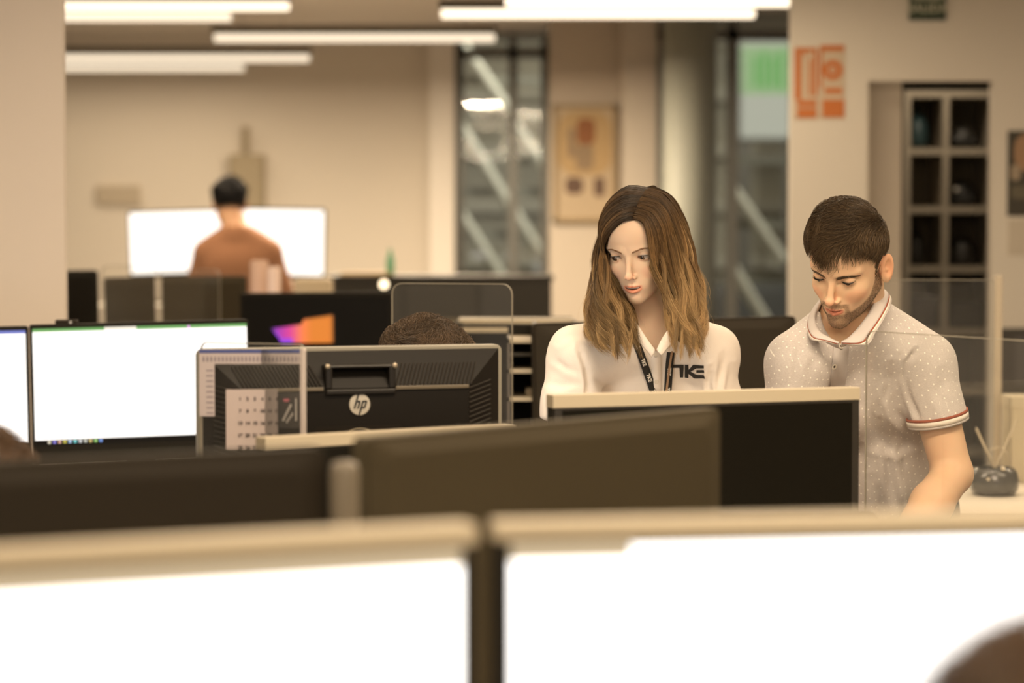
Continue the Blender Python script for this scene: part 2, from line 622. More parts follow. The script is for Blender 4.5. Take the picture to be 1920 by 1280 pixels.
def build_person(sp):
    """sp: name tags, head pose, joints (world), clothing and hair settings."""
    root = empty('person', sp['base']); tag(root, sp['label'], 'person', sp.get('group'))
    hd = Head(*sp['head']); J = sp['J']
    for k in list(J):
        if isinstance(J[k], (tuple, list, Vector)): J[k] = np.array(J[k], float)
    J['fem'] = sp.get('fem', False)
    prims, M = torso_prims(J)
    lo, hi = hd.bbox(); hr = sp.get('res', .0016)
    pts = np.stack([v for k, v in J.items() if isinstance(v, np.ndarray) and v.shape == (3,)])
    blo = np.minimum(pts.min(0) - .22, lo - .03); bhi = np.maximum(pts.max(0) + .22, hi + .03)
    blo[2] = -.01
    fine = [[(lo[i], hi[i], hr)] for i in range(3)]
    for b0, b1, st in sp.get('fine', []):
        for i in range(3): fine[i].append((b0[i], b1[i], st))
    cs = sp.get('coarse', .015)
    Fd = Field(*[axis(blo[i], bhi[i], cs, fine[i]) for i in range(3)])
    apply_prims(Fd, prims, M)
    # neck
    ns = .93 if J['fem'] else 1.0
    nr = sp.get('neck_r', (.050, .058)) if J['fem'] else (.056, .066)
    Fd.cap(hd.w((0, .030, -.040)), J['neck'] + M @ np.array([0, .030, -.02]), nr[0], nr[1], .02)
    for s in ('R', 'L'):
        if 'el' + s in J:
            Fd.cap(J['sh' + s], J['el' + s], .048 * ns, .040 * ns, .02)
            mid = J['el' + s] + (J['wr' + s] - J['el' + s]) * .3
            Fd.cap(J['el' + s], mid, .039 * ns, .042 * ns, .015)
            Fd.cap(mid, J['wr' + s], .042 * ns, .026 * ns, .015)
            if sp.get('hands', True):
                add_hand(Fd, J['wr' + s], J['el' + s], np.array([0, 0, -1.]), -1 if s == 'R' else 1, .94 if J['fem'] else 1.0)
        Fd.cap(J['hip' + s], J['kn' + s], .078, .056, .03); Fd.cap(J['kn' + s], J['an' + s], .054, .038, .02)
        ft = J['an' + s] + unit(sp.get('toe', (0, -1, 0))) * .11
        Fd.cap(J['an' + s] + np.array([0, 0, -.03]), [ft[0], ft[1], .045], .040, .032, .02)
    # head
    sl = Fd.sl(lo, hi); X, Y, Z = Fd.pts(sl)
    r = hd.R
    dx, dy, dz = X - hd.C[0], Y - hd.C[1], Z - hd.C[2]
    lx = ((dx * r[0, 0] + dy * r[1, 0] + dz * r[2, 0]) / hd.s).astype(np.float32)
    ly = ((dx * r[0, 1] + dy * r[1, 1] + dz * r[2, 1]) / hd.s).astype(np.float32)
    lz = ((dx * r[0, 2] + dy * r[1, 2] + dz * r[2, 2]) / hd.s).astype(np.float32)
    dh = head_local(lx, ly, lz, sp) * hd.s
    Fd.S[sl] = smin(Fd.S[sl], dh, .012)
    V, Q = Fd.mesh()
    L = hd.l(V)
    V = relax(V, Q, 1, .35)
    # skin tint: lips, cheeks, stubble
    skin = np.array(sp['skin']); T = np.tile(skin, (len(V), 1))
    x, y, z = np.abs(L[:, 0]), L[:, 1], L[:, 2]
    on_head = (np.abs(L) < [.1, .13, .13]).all(1)
    g = lambda cx, cy, cz, rx, ry, rz: np.clip(1.6 - 1.6 * (((x - cx) / rx) ** 2 + ((y - cy) / ry) ** 2 + ((z - cz) / rz) ** 2), 0, 1) * on_head
    def mixc(T, m, c): return T * (1 - m[:, None]) + np.array(c) * m[:, None]
    T = mixc(T, .35 * g(.042, -.065, -.036, .024, .05, .02), skin * np.array([1.08, .72, .66]))
    T = mixc(T, .45 * g(0, -.105, -.04, .014, .03, .012), skin * np.array([1.08, .74, .68]))
    T = mixc(T, .35 * g(.0315, -.085, .0, .020, .02, .012), skin * np.array([.82, .62, .55]))
    T = mixc(T, .40 * g(.080, .018, -.005, .02, .03, .04), skin * np.array([1.1, .62, .5]))
    mo = sp.get('mouth', 0)
    lipw = np.clip((.0225 - x) / .004, 0, 1)
    z = z - .0024 * (x / .02) ** 2
    lu = np.clip((z + .0685 + mo * .4) / .001, 0, 1) * np.clip((-.0590 - .30 * np.maximum(x - .004, 0) - z) / .0014, 0, 1)
    ll = np.clip((-.0672 - mo * .2 - z) / .001, 0, 1) * np.clip((z + .0800 + mo - .32 * x) / .0016, 0, 1)
    lm = np.clip(lu + ll, 0, 1) * lipw * (y < -.074) * on_head
    T = mixc(T, sp.get('lip_m', .8) * lm, sp.get('lip', skin * np.array([.86, .42, .36])))
    z = L[:, 2] - .0030 * (x / .02) ** 2
    inner = (np.abs(z + .0676 + mo * .4) < .0012 + mo * .7) & (x < .0165) & (y > -.0890) & (y < -.06) & on_head
    T[inner] = (.16, .04, .03)
    z = L[:, 2]
    bm = np.zeros(len(V))
    if sp.get('beard'):
        zc = np.interp(y, [-.10, -.085, -.06, -.03, -.012, .0], [-.078, -.074, -.066, -.048, -.018, -.005])
        low = np.clip((zc - z) / .007, 0, 1) * np.clip((.012 - y) / .01, 0, 1)
        mus = np.clip((.0275 - x) / .004, 0, 1) * np.clip((-.0495 - z) / .003, 0, 1) * np.clip((z + .0610) / .002, 0, 1) * (y < -.075)
        side = np.clip(1 - np.abs(x - .0265) / .006, 0, 1) * np.clip((-.050 - z) / .004, 0, 1) * np.clip((z + .085) / .004, 0, 1) * (y < -.068)
        bm = np.clip(low + mus + side, 0, 1) * on_head * (1 - lm) * np.clip((.0705 - x) / .002, 0, 1) * np.clip((z + .122) / .01, 0, 1)
        bm *= 1 - .55 * g(0, -.092, -.082, .010, .02, .005)
        T = mixc(T, .62 * bm, skin * np.array([.28, .25, .22]))
    skin_m = mat(sp['key'] + '_skin', tuple(skin), rough=.48, vcol=True, sss=.22, bump=.10, bscale=900, spec=.32)
    body = finish(np_mesh('body', V, Q, skin_m, tint=T), root)
    # eyes
    for sx in (-1, 1):
        mb = MB(); c = hd.w((sx * .0315, -.0705, 0)); R3 = Matrix(hd.R.tolist())
        gz = sp.get('gaze', (0, -1, 0)); gz = Vector(gz).normalized()
        q = Vector((0, 0, 1)).rotation_difference(R3 @ gz)
        for (rings, mi) in (([(math.sin(a) * .0121, math.cos(a) * .0121) for a in np.linspace(.51, math.pi - .02, 12)], 0),
                            ([(math.sin(a) * .0122, math.cos(a) * .0122) for a in np.linspace(.22, .51, 4)], 1),
                            ([(max(math.sin(a), .0001) * .0123, math.cos(a) * .0123) for a in np.linspace(.0, .22, 3)], 2)):
            rg = [[Vector(c) + q @ Vector((rr * math.cos(t), rr * math.sin(t), zz)) for t in np.linspace(0, 2 * math.pi, 20, endpoint=False)] for rr, zz in rings]
            mb.rings(rg, cap=False, mi=mi)
        o = mb.build('eye', [mat('eye_white', (.50, .43, .38), .15), mat(sp['key'] + '_iris', sp.get('iris', (.10, .05, .02)), .1), mat('pupil', (.004, .004, .004), .08)], smooth=True)
        finish(o, root)
    bvh = BVHTree.FromObject(body, bpy.context.evaluated_depsgraph_get()) if sp.get('detail', True) else None
    off = np.array(root.location)

    def onface(lx_, lz_, push=0.0):
        o_ = hd.w((lx_, -.2, lz_)) - off; dr = hd.R @ np.array([0, 1., 0])
        h = bvh.ray_cast(Vector(o_), Vector(dr), .25)
        if h[0] is None: return hd.w((lx_, -.09, lz_)), -dr
        return np.array(h[0]) + off + np.array(h[1]) * push, np.array(h[1])
    if sp.get('detail', True):
        hairm = mat(sp['key'] + '_brow', sp.get('brow', (.03, .018, .01)), .6)
        for sx in (-1, 1):
            S = []; rad = []
            n = sp.get('brow_n', 160); th = sp.get('brow_t', .0035)
            for i in range(n):
                t = RNG.random(); w = th * (1 - .65 * t ** 2)
                bx = .011 + .040 * t; bz = sp.get('brow_z', .0145) + sp.get('brow_arch', .007) * math.sin(min(t * 1.25, 1) * 2.1) - .004 * max(t - .6, 0)
                bz += RNG.uniform(-w, w); ln = .006 - .002 * t
                dxx, dzz = math.cos(.9 - 1.1 * t), math.sin(.9 - 1.1 * t)
                row = []
                for k in range(4):
                    p, nn = onface(sx * (bx + dxx * ln * k / 3), bz + dzz * ln * k / 3 * .7, .0004 + .0005 * math.sin(k))
                    row.append(p)
                S.append(row); rad.append(sp.get('brow_r', .00035))
            V2, Q2 = strands_mesh(np.array(S), rad)
            finish(np_mesh('eyebrow', V2, Q2, hairm), root)
            # lashes: upper lid line and short hairs
            S = []; up, lo_ = sp['lids']
            for tt in np.linspace(-.96, .96, 44):
                ex = .0315 + tt * .0142; hz = up * (1 - tt * tt) ** .8 + .0003
                p = hd.w((sx * ex, -.0705 - math.sqrt(max((.0135 if sp.get('fem') else .0130) ** 2 - (ex - .0315) ** 2 - hz ** 2, 1e-8)), hz))
                out = hd.R @ np.array([sx * tt * .5, -1, -.25]); upv = hd.R @ np.array([0, 0, 1.])
                S.append([p + unit(out) * l * sp.get('lash', .006) + upv * (l ** 2) * .0022 for l in (0, .33, .66, 1)])
            V2, Q2 = strands_mesh(np.array(S), np.full(len(S), .00042), .2)
            finish(np_mesh('eyelashes', V2, Q2, mat('lash', (.012, .008, .005), .6)), root)
        if mo:
            mb = MB(); ring = []
            for zz in (-.0622, -.0698):
                ring.append([Vector(hd.w((xx, -.0885 + 9.0 * xx * xx, zz))) for xx in np.linspace(-.017, .017, 15)])
            mb.rings(ring, cap=False, closed=False)
            finish(mb.build('teeth', mat('teeth', (.75, .70, .60), .25), smooth=True), root)
        if sp.get('beard'):
            w = bm * (RNG.random(len(V)) < .35); idx = np.argwhere(w > .3)[:, 0]
            pr = bm[idx]; idx = idx[RNG.random(len(idx)) < pr]; idx = RNG.permutation(idx)[:sp.get('beard_n', 7000)]
            NN = vnormals(V, Q)[idx]
            gdir = hd.R @ np.array([0, -.2, -1.])
            dr = NN * .55 + gdir * .8 + RNG.normal(size=(len(idx), 3)) * .25; dr /= np.linalg.norm(dr, axis=1, keepdims=True)
            ln = RNG.uniform(.0016, .0036, len(idx))[:, None]
            S = np.stack([V[idx] - NN * .0005, V[idx] + dr * ln * .5 + NN * .0002, V[idx] + dr * ln], 1)
            V2, Q2 = strands_mesh(S, np.full(len(idx), .00017), .5)
            finish(np_mesh('beard', V2, Q2, mat('beard_hair', (.10, .065, .038), .6)), root)
    return root, hd, M, body


def hair_zmin(x, y):
    """Height of the hairline on a short haircut, by front-to-back position."""
    return np.interp(y, [-.10, -.082, -.062, -.048, -.034, -.022, -.010, .004, .030, .046, .060, .13],
                     [.061, .062, .061, .060, .054, .026, -.020, .026, .026, -.025, -.062, -.068])


def short_hair(root, hd, key, col, n=9000, thick=.012, ln=(.025, .042), fringe=.012, curl=0.0, rad=.00042, grow=.9, seed=3, zoff=0.0, sweep=-.05, skull=(.013, .090), wave=0.0, back=.55, low=.14, flat=0.0, tuft=0.0):
    """Scalp volume plus combed locks; one mesh."""
    g = np.random.default_rng(seed)
    # scalp points on the cranium, kept above the hairline
    d = g.normal(size=(n * 3, 3)); d /= np.linalg.norm(d, axis=1, keepdims=True)
    c = np.array([0, skull[0], .034]); r = np.array([.0745, skull[1] + .001, .0850])
    p = c + d * r
    fr = np.where(p[:, 1] < 0, 1.0, 1.0)
    p[:, 1] = np.where(p[:, 1] < -.04, p[:, 1] * 1.0, p[:, 1])
    keep = p[:, 2] > hair_zmin(np.abs(p[:, 0]), p[:, 1]) + zoff
    p = p[keep][:n]; nrm = unit(0) if False else (p - c) / r ** 2
    nrm /= np.linalg.norm(nrm, axis=1, keepdims=True)
    crown = np.array([.01, skull[0] + skull[1] * .72, .085])
    K = 7
    # comb direction: away from the crown over the skull, with a sweep to one side
    v = p - crown
    v += np.array([sweep, 0, 0]) * np.clip((p[:, 2:3] - .05) / .05, 0, 1)
    t = v - nrm * (v * nrm).sum(1, keepdims=True)
    t /= np.linalg.norm(t, axis=1, keepdims=True) + 1e-9
    t += np.stack([vnoise(p, 55, 5), vnoise(p, 48, 6), vnoise(p, 50, 7)], 1) * (.30 + curl)
    t += g.normal(size=t.shape) * (.10 + curl * .3)
    L = g.uniform(ln[0], ln[1], len(p)) * np.clip(.22 + (p[:, 2] - .025) / .05, .22, 1.0)
    hgt = thick * np.clip(.20 + (p[:, 2] - .02) / .065, low, 1.0) * (.75 + .5 * g.random(len(p)) * grow)
    hgt *= 1 + tuft * np.clip((p[:, 2] - .06) / .05, 0, 1) * vnoise(p, 38, 19)
    hgt *= 1 - flat * np.clip((p[:, 2] - .06) / .055, 0, 1)
    hgt *= (1 + .22 * vnoise(p, 70, 9)) * np.clip(1 - (p[:, 1] - .02) / .10, back, 1)
    L = L * np.where((np.abs(p[:, 0]) > .022) & (p[:, 1] < -.02) & (p[:, 2] < .085), .62, 1.0)
    S = np.zeros((len(p), K, 3))
    q = p.copy(); cur = t
    for k in range(K):
        s = k / (K - 1)
        lift = hgt * (1 - (1 - min(s * 2.2, 1)) ** 2) * (1 - .35 * s ** 2)
        S[:, k] = q + nrm * lift[:, None]
        q = q + cur * (L / (K - 1))[:, None]
        nq = (q - c) / r ** 2; nq /= np.linalg.norm(nq, axis=1, keepdims=True)
        e = np.sqrt((((q - c) / r) ** 2).sum(1, keepdims=True)); q = c + (q - c) / e   # stay on the skull
        nrm = nq
        cur = cur - nq * (cur * nq).sum(1, keepdims=True)
        if wave: cur = cur + np.cross(nq, cur) * (wave * np.cos(k * 1.25 + 5 * vnoise(p, 45, 15)))[:, None]
        if curl: cur = cur + np.stack([np.sin(k * 1.9 + p[:, 0] * 400), np.cos(k * 2.1 + p[:, 1] * 380), np.sin(k * 1.7 + p[:, 2] * 390)], 1) * curl
        cur = cur / (np.linalg.norm(cur, axis=1, keepdims=True) + 1e-9)
    mg = (.0012 + .35 * hgt[:, None] * np.linspace(0, 1, K)[None]).ravel()
    S = sdf_push(S.reshape(-1, 3), mg, dict(lids=(.004, -.004), detail=True)).reshape(S.shape)
    Wp = hd.w(S.reshape(-1, 3)).reshape(S.shape)
    V2, Q2 = strands_mesh(Wp, np.full(len(p), rad * hd.s) * g.uniform(.7, 1.5, len(p)), .35)
    sh = g.uniform(.55, 1.45, len(p)) * (1 + .25 * vnoise(p, 90, 11))
    T2 = np.repeat(np.array(col)[None] * sh[:, None], K * 3, 0)
    # underlying cap
    th = np.linspace(0, 1, 60); ph = np.linspace(0, 2 * math.pi, 96, endpoint=False)
    VV = []
    for a in ph:
        # march down from the crown to the hairline in this direction
        dirs = np.stack([np.sin(th * 2.3) * math.cos(a), np.sin(th * 2.3) * math.sin(a), np.cos(th * 2.3)], 1)
        pp = c + dirs * r
        ok = pp[:, 2] > hair_zmin(np.abs(pp[:, 0]), pp[:, 1]) + zoff
        last = max(3, int(np.argmin(ok)) if not ok.all() else len(th))
        u = np.linspace(0, th[last - 1], 26)
        dirs = np.stack([np.sin(u * 2.3) * math.cos(a), np.sin(u * 2.3) * math.sin(a), np.cos(u * 2.3)], 1)
        pp = c + dirs * r
        hh = thick * .62 * np.clip(.20 + (pp[:, 2] - .02) / .065, low, 1.0) * np.clip((1 - np.linspace(0, 1, 26) ** 6), 0, 1)
        hh = hh * (1 - flat * np.clip((pp[:, 2] - .06) / .055, 0, 1))
        VV.append(pp + dirs * hh[:, None] * ((1 + .2 * vnoise(pp, 70, 9)) * np.clip(1 - (pp[:, 1] - .02) / .10, back, 1) * .8)[:, None])
    VV = np.array(VV); na, nb, _ = VV.shape
    VV[:, :-2] = sdf_push(VV[:, :-2].reshape(-1, 3), .0014, dict(lids=(.004, -.004), detail=True)).reshape(na, nb - 2, 3)
    Vc = hd.w(VV.reshape(-1, 3)); ii = np.arange(na)[:, None] * nb + np.arange(nb - 1)[None]; jj = (np.arange(na)[:, None] + 1) % na * nb + np.arange(nb - 1)[None]
    Qc = np.stack([ii, ii + 1, jj + 1, jj], -1).reshape(-1, 4)
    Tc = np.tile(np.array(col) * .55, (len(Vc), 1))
    o = np_mesh('hair', np.concatenate([V2, Vc]), np.concatenate([Q2, Qc + len(V2)]), mat(key + '_hair', col, .50, vcol=True, spec=.35),
                tint=np.concatenate([T2, Tc]))
    return finish(o, root)


def cloth_field(J, M, prims, o, res, sleeve, hem=None, extra=None, neckcut=None, box=None, bottom=None):
    pts = [J['neck'], J['hip'], J['shR'], J['shL']]
    for s in ('R', 'L'):
        if 'el' + s in J: pts.append(J['sh' + s] + (J['el' + s] - J['sh' + s]) * (sleeve[s] + .1))
        if hem and hem.get('wrist'): pts.append(J['wr' + s])
    pts = np.stack(pts); lo = pts.min(0) - .20; hi = pts.max(0) + .20
    lo[2] = J['hip'][2] - .16
    Fd = Field(*[axis(lo[i], hi[i], res) for i in range(3)])
    apply_prims(Fd, prims, M, o)
    up = M[:, 2]
    # shirt tail around the hips
    Fd.ell(J['hip'] + up * .02, (.165 * J.get('girth', 1) + o, .125 * J.get('girth', 1) + o, .19), M, .05)
    if extra: extra(Fd)
    for s in ('R', 'L'):
        if 'el' + s not in J: continue
        a, e = J['sh' + s], J['el' + s]; q = sleeve[s]; e2 = a + (e - a) * q
        rr = sleeve.get('r', (.058, .056))
        ax_ = unit(e - a) if ('n' + s) not in sleeve else unit(sleeve['n' + s])
        e3 = e2 + unit(e - a) * .05
        Fd.op(lambda P, a=a, e2=e2, e3=e3, ax_=ax_, rr=rr: np.maximum(d_cap(P, a, e3, rr[0], rr[1]),
              (P[0] - e2[0]) * ax_[0] + (P[1] - e2[1]) * ax_[1] + (P[2] - e2[2]) * ax_[2]), np.minimum(a, e3) - .08, np.maximum(a, e3) + .08, sleeve.get('k', .02))
        if q > 1.0:
            pass
    if bottom is not None:
        Fd.op(lambda P: (P[2] - bottom) + 0 * P[0] + 0 * P[1], (lo[0], lo[1], lo[2]), (hi[0], hi[1], bottom - .01), .004, sub=True)
    if neckcut: neckcut(Fd)
    return Fd


def sheet(rows, n1, n2):
    """Catmull surface through a grid of control points -> V, Q."""
    G = np.asarray(rows, float)
    A = catmull(G, n2)                         # along each row
    A = catmull(np.swapaxes(A, 0, 1), n1)      # across rows
    A = np.swapaxes(A, 0, 1)
    i = np.arange(n1 - 1)[:, None] * n2 + np.arange(n2 - 1)[None]
    return A.reshape(-1, 3), np.stack([i, i + 1, i + n2 + 1, i + n2], -1).reshape(-1, 4), A


def creases(V, N, lines, front=True):
    """Soft grooves pressed into cloth along lines given as photo points: (points, half-width in px, depth in m)."""
    d = V[:, 1] * math.cos(PITCH) - (V[:, 2] - CAM_Z) * math.sin(PITCH); u = V[:, 1] * math.sin(PITCH) + (V[:, 2] - CAM_Z) * math.cos(PITCH)
    P = np.stack([960 + F_PX * V[:, 0] / d, 640 - F_PX * u / d], 1); out = np.zeros(len(V))
    for pts, wd, dep in lines:
        best = np.full(len(V), 1e9); sgn = np.zeros(len(V))
        for a, b in zip(pts[:-1], pts[1:]):
            a = np.array(a, float); ab = np.array(b, float) - a
            t = np.clip(((P - a) @ ab) / (ab @ ab), 0, 1); q = P - a - t[:, None] * ab; r = np.linalg.norm(q, axis=1)
            m = r < best; best = np.where(m, r, best); sgn = np.where(m, ab[0] * q[:, 1] - ab[1] * q[:, 0], sgn)
        e0 = np.linalg.norm(P - np.array(pts[0]), axis=1); e1 = np.linalg.norm(P - np.array(pts[-1]), axis=1)
        fade = np.clip(np.minimum(e0, e1) / (wd * 2.5), .15, 1)
        x = best / wd
        out += fade * (-dep * np.exp(-x ** 2) + .55 * dep * np.exp(-((x - 1.9) / .9) ** 2) * (sgn > 0))
    return out * np.clip(-N[:, 1] * 2.5 + .5, 0, 1)


def solid(o, t, sub=0, offset=0.0):
    m = o.modifiers.new('thickness', 'SOLIDIFY'); m.thickness = t; m.offset = offset
    if sub: s = o.modifiers.new('smooth', 'SUBSURF'); s.levels = sub; s.render_levels = sub
    return o


def drape(bvh, root, pts, lift, view=Vector((0, 0, CAM_Z))):
    """Drop world points on a garment along the line from in front of it."""
    off = Vector(root.location); out = []; nn = []
    for p in pts:
        p = Vector(p); d = (p - view).normalized()
        h = bvh.ray_cast(view - off, d, 20)
        if h[0] is None: out.append(p); nn.append(-d)
        else: out.append(h[0] + off + h[1] * lift); nn.append(h[1])
    return out, nn
# ------------------------------------------------------------------ the woman in the cream shirt
def wpt(px, py, d): return np.array(W(px, py, d))


def build_woman():
    base = (W(1225, 640, 5.1).x, 5.10, 0)
    sp = dict(key='woman', base=base, fem=True, label='woman with long wavy light-brown hair, cream shirt and black lanyard, looking down',
              head=((.2585, 4.90, 1.461), (21, 20, -2.5), .92), skin=(.745, .545, .40), lids=(.0045, -.0034), gaze=(-.24, -1, -.14),
              mouth=.0030, lip=(.74, .27, .17), lip_m=.8, brow_z=.0135, iris=(.09, .045, .02), brow=(.30, .17, .09), brow_n=190, brow_t=.0020, brow_r=.00017, brow_arch=.0065, lash=.0050,
              neck_r=(.046, .054),
              J=dict(neck=wpt(1228, 640, 4.96), hip=(W(1222, 640, 5.16).x, 5.16, .90), shR=wpt(1080, 668, 4.93), shL=wpt(1328, 662, 4.98),
                     elR=wpt(1054, 860, 4.90), elL=wpt(1360, 860, 4.98), wrR=wpt(1090, 1020, 4.66), wrL=wpt(1330, 1010, 4.70),
                     hipR=(W(1222, 640, 5.16).x - .085, 5.16, .86), hipL=(W(1222, 640, 5.16).x + .085, 5.16, .86),
                     knR=(W(1222, 640, 5.16).x - .10, 5.12, .46), knL=(W(1222, 640, 5.16).x + .10, 5.12, .46),
                     anR=(W(1222, 640, 5.16).x - .10, 5.16, .08), anL=(W(1222, 640, 5.16).x + .10, 5.16, .08), girth=.95),
              fine=[((-9, 4.45, .70), (-9.1, 4.75, .88), .006)])
    J = sp['J']
    for k in ('wrR', 'wrL'):
        a = J[k]; sp['fine'].append(((a[0] - .07, a[1] - .17, .77), (a[0] + .07, a[1], .88), .006)); a[2] = .815
    root, hd, M, body = build_person(sp)
    prims, _ = torso_prims(sp['J']); J = sp['J']
    vtip = wpt(1229, 652, 4.83)

    def cut(Fd):
        a = J['neck'] + M @ np.array([0, .02, .02])
        Fd.cap(a, a + M[:, 2] * .10, .062, .075, .012, sub=True)
        t0 = wpt(1224, 596, 4.86)
        for k in range(10):
            f = k / 9.0; p = t0 + (vtip - t0) * f
            rr = .040 * (1 - f) + .002
            Fd.cap(p + np.array([0, -.09, 0]), p + np.array([0, .05, 0]), rr, rr, .004, sub=True)
    Fd = cloth_field(J, M, prims, .011, .0046, dict(R=.62, L=.95, r=(.054, .060), nR=(-.05, 0, -1), k=.028), neckcut=cut, bottom=.80)
    V, Q = Fd.mesh(); V = relax(V, Q, 2, .5)
    N = vnormals(V, Q)
    # creases: long soft folds running down from the shoulders and across the elbow
    px = V[:, 0]; pz = V[:, 2]
    fold = .0042 * np.sin((px * 26 + pz * 9 + 1.5 * vnoise(V, 9, 2)) * 2.4) * np.clip(.5 + vnoise(V, 12, 4), 0, 1)
    fold += .0022 * np.sin((pz * 60 - px * 25 + 2 * vnoise(V, 14, 8))) * np.clip(vnoise(V, 10, 6), 0, 1)
    aR = np.exp(-((px - wpt(1101, 740, 4.85)[0]) / .009) ** 2) * np.clip((1.245 - pz) / .05, 0, 1) * (V[:, 1] < 4.93)
    aL = np.exp(-((px - wpt(1335, 740, 4.9)[0] + .10 * (pz - 1.17)) / .006) ** 2) * np.clip((1.215 - pz) / .03, 0, 1) * (V[:, 1] < 4.98)
    arm = np.clip((px - W(1325, 700, 4.9).x) / .02, 0, 1)
    fold += arm * .0016 * np.sin((px * 0.8 - pz * .45) * 170 + 2 * vnoise(V, 12, 3)) * np.clip((1.24 - pz) / .05, 0, 1)
    cr = creases(V, N, [([(1086, 655), (1097, 690), (1101, 720), (1102, 760)], 4.5, .008), ([(1334, 690), (1329, 718), (1331, 748)], 5, .008), ([(1356, 670), (1350, 705), (1346, 740)], 6, .004),
                         ([(1376, 690), (1366, 720), (1358, 745)], 6, .004), ([(1036, 672), (1062, 690), (1094, 700)], 6, .003), ([(1048, 640), (1070, 628), (1096, 630)], 6, .003),
                         ([(1110, 700), (1130, 722), (1140, 750)], 8, .004), ([(1275, 715), (1300, 728), (1325, 722)], 7, .004), ([(1022, 716), (1050, 722), (1085, 716)], 6, .003)])
    V = V + N * (fold + cr - .004 * aR)[:, None]
    V = relax(V, Q, 1, .4)
    shirt_m = mat('cream_cotton', (.84, .77, .70), .85, bump=.25, bscale=600, noise=.02, nscale=60, sheen=.2)
    shirt = finish(np_mesh('shirt', V, Q, shirt_m), root)
    bvh = BVHTree.FromObject(shirt, bpy.context.evaluated_depsgraph_get())
    # collar leaves standing at the open neck
    for rows in ([[(1176, 600, 4.93), (1186, 598, 4.87), (1194, 606, 4.835), (1212, 634, 4.812), (1228, 656, 4.806)],
                  [(1168, 612, 4.92), (1180, 618, 4.86), (1192, 634, 4.822), (1208, 652, 4.806), (1222, 668, 4.802)]],
                 [[(1284, 592, 4.95), (1272, 596, 4.885), (1262, 606, 4.85), (1244, 630, 4.82), (1231, 656, 4.806)],
                  [(1294, 606, 4.94), (1282, 618, 4.875), (1270, 634, 4.838), (1252, 652, 4.812), (1240, 666, 4.802)]]):
        G = [[wpt(*q) for q in r] for r in rows]
        mid = [(a + b) / 2 + np.array([0, -.004, 0]) for a, b in zip(*G)]
        V2, Q2, _ = sheet([G[0], mid, G[1]], 8, 20)
        solid(finish(np_mesh('collar', V2, Q2, shirt_m), root), .0025)
    # placket with tiny buttons
    dgr = [wpt(1229 + 3 * k / 9, 655 + 10 * k, 4.8) for k in range(9)]
    top, nn = drape(bvh, root, dgr, .0015)
    mb = MB()
    L = []; R = []
    for p, n in zip(top, nn):
        L.append(p + Vector((-.010, 0, 0)) + n * .0005); R.append(p + Vector((.010, 0, 0)) + n * .0005)
    mb.rings([L, R], cap=False, closed=False)
    solid(finish(mb.build('placket', shirt_m, smooth=True), root), .0016)
    for k in (1, 6):
        p, n = top[k], nn[k]
        b = MB(); Mx = Matrix.Translation(p + n * .001) @ n.to_track_quat('Z', 'Y').to_matrix().to_4x4()
        b.lathe([(.0001, .0), (.0042, .0), (.0045, .0008), (.0042, .0015), (.0030, .0012), (.0001, .0012)], 16)
        b.v = [tuple(Mx @ Vector(v)) for v in b.v]
        finish(b.build('button', mat('pearl_button', (.75, .68, .58), .25), smooth=True), root)
    # lanyard
    black = mat('lanyard_black', (.018, .016, .014), .75, bump=.2, bscale=1500)
    tan = mat('lanyard_tan', (.40, .25, .14), .6)
    white = mat('print_white', (.80, .76, .68), .7)
    def strap(px, w0, name):
        P = [wpt(x, y, 4.8) for x, y in px]; P = catmull(np.array(P), 34)
        c, n = drape(bvh, root, P, .0032)
        c = [Vector(v) for v in relax_line(np.array([tuple(q) for q in c]), 6)]
        L, R = [], []
        for k in range(len(c)):
            t = (c[min(k + 1, len(c) - 1)] - c[max(k - 1, 0)]).normalized(); s = t.cross(Vector((0, -1, .1))).normalized()
            L.append(c[k] + s * w0 / 2); R.append(c[k] - s * w0 / 2)
        mb = MB(); mb.rings([L, R], cap=False, closed=False)
        return mb, c
    lan = None
    for i, (px, marks) in enumerate((([(1183, 626), (1196, 652), (1206, 678), (1215, 702), (1224, 728), (1230, 748)], (5, 13, 21, 29)),
                                      ([(1264, 620), (1260, 644), (1256, 670), (1254, 694), (1252, 722), (1250, 748)], (6, 20, 29)))):
        mb, c = strap(px, .0155, 'strap')
        o = mb.build('lanyard', black, smooth=True); solid(finish(o, root), .0012); 
        for k in marks:
            t = (c[k + 1] - c[k - 1]).normalized(); nrm = Vector((0, -1, .05)); nrm = (nrm - t * nrm.dot(t)).normalized()
            s = t.cross(nrm) * -1
            # lettering runs down the strap: x along it, z across it, y into the cloth
            Mx = Matrix((t, -nrm, t.cross(-nrm))).transposed().to_4x4()
            Mx.translation = c[k] + nrm * .0016 - Vector(o.parent.location)
            lt = text_mesh('lettering', 'TKE', .0100, white, o, Mx, extrude=.0002, bold=.0004)
        if i == 1:
            L = []; R = []
            for k, p in enumerate(c):
                xo = .005 - .009 * k / len(c)
                L.append(p + Vector((xo - .0022, -.0026, 0))); R.append(p + Vector((xo + .0022, -.0026, 0)))
            mb2 = MB(); mb2.rings([L, R], cap=False, closed=False)
            q = mb2.build('trim_cord', tan, smooth=True); finish(q, root); q.parent = o
    # chest emblem: T K E with an arrow cut between K and E
    u = lambda x, y: wpt(1262 + x, 683 + y, 4.8)
    polys = [[(-2, 0), (20, 0), (20, 6), (19, 24), (13, 24), (12, 6), (-2, 6)],
             [(22, 0), (29, 0), (29, 10), (38, 0), (58, 2), (58, 7), (44, 7), (33, 13), (44, 19), (58, 20), (60, 26), (40, 26), (29, 17), (29, 25), (22, 24)],
             [(44, 10), (58, 10), (59, 15), (44, 15)]]
    mb = MB()
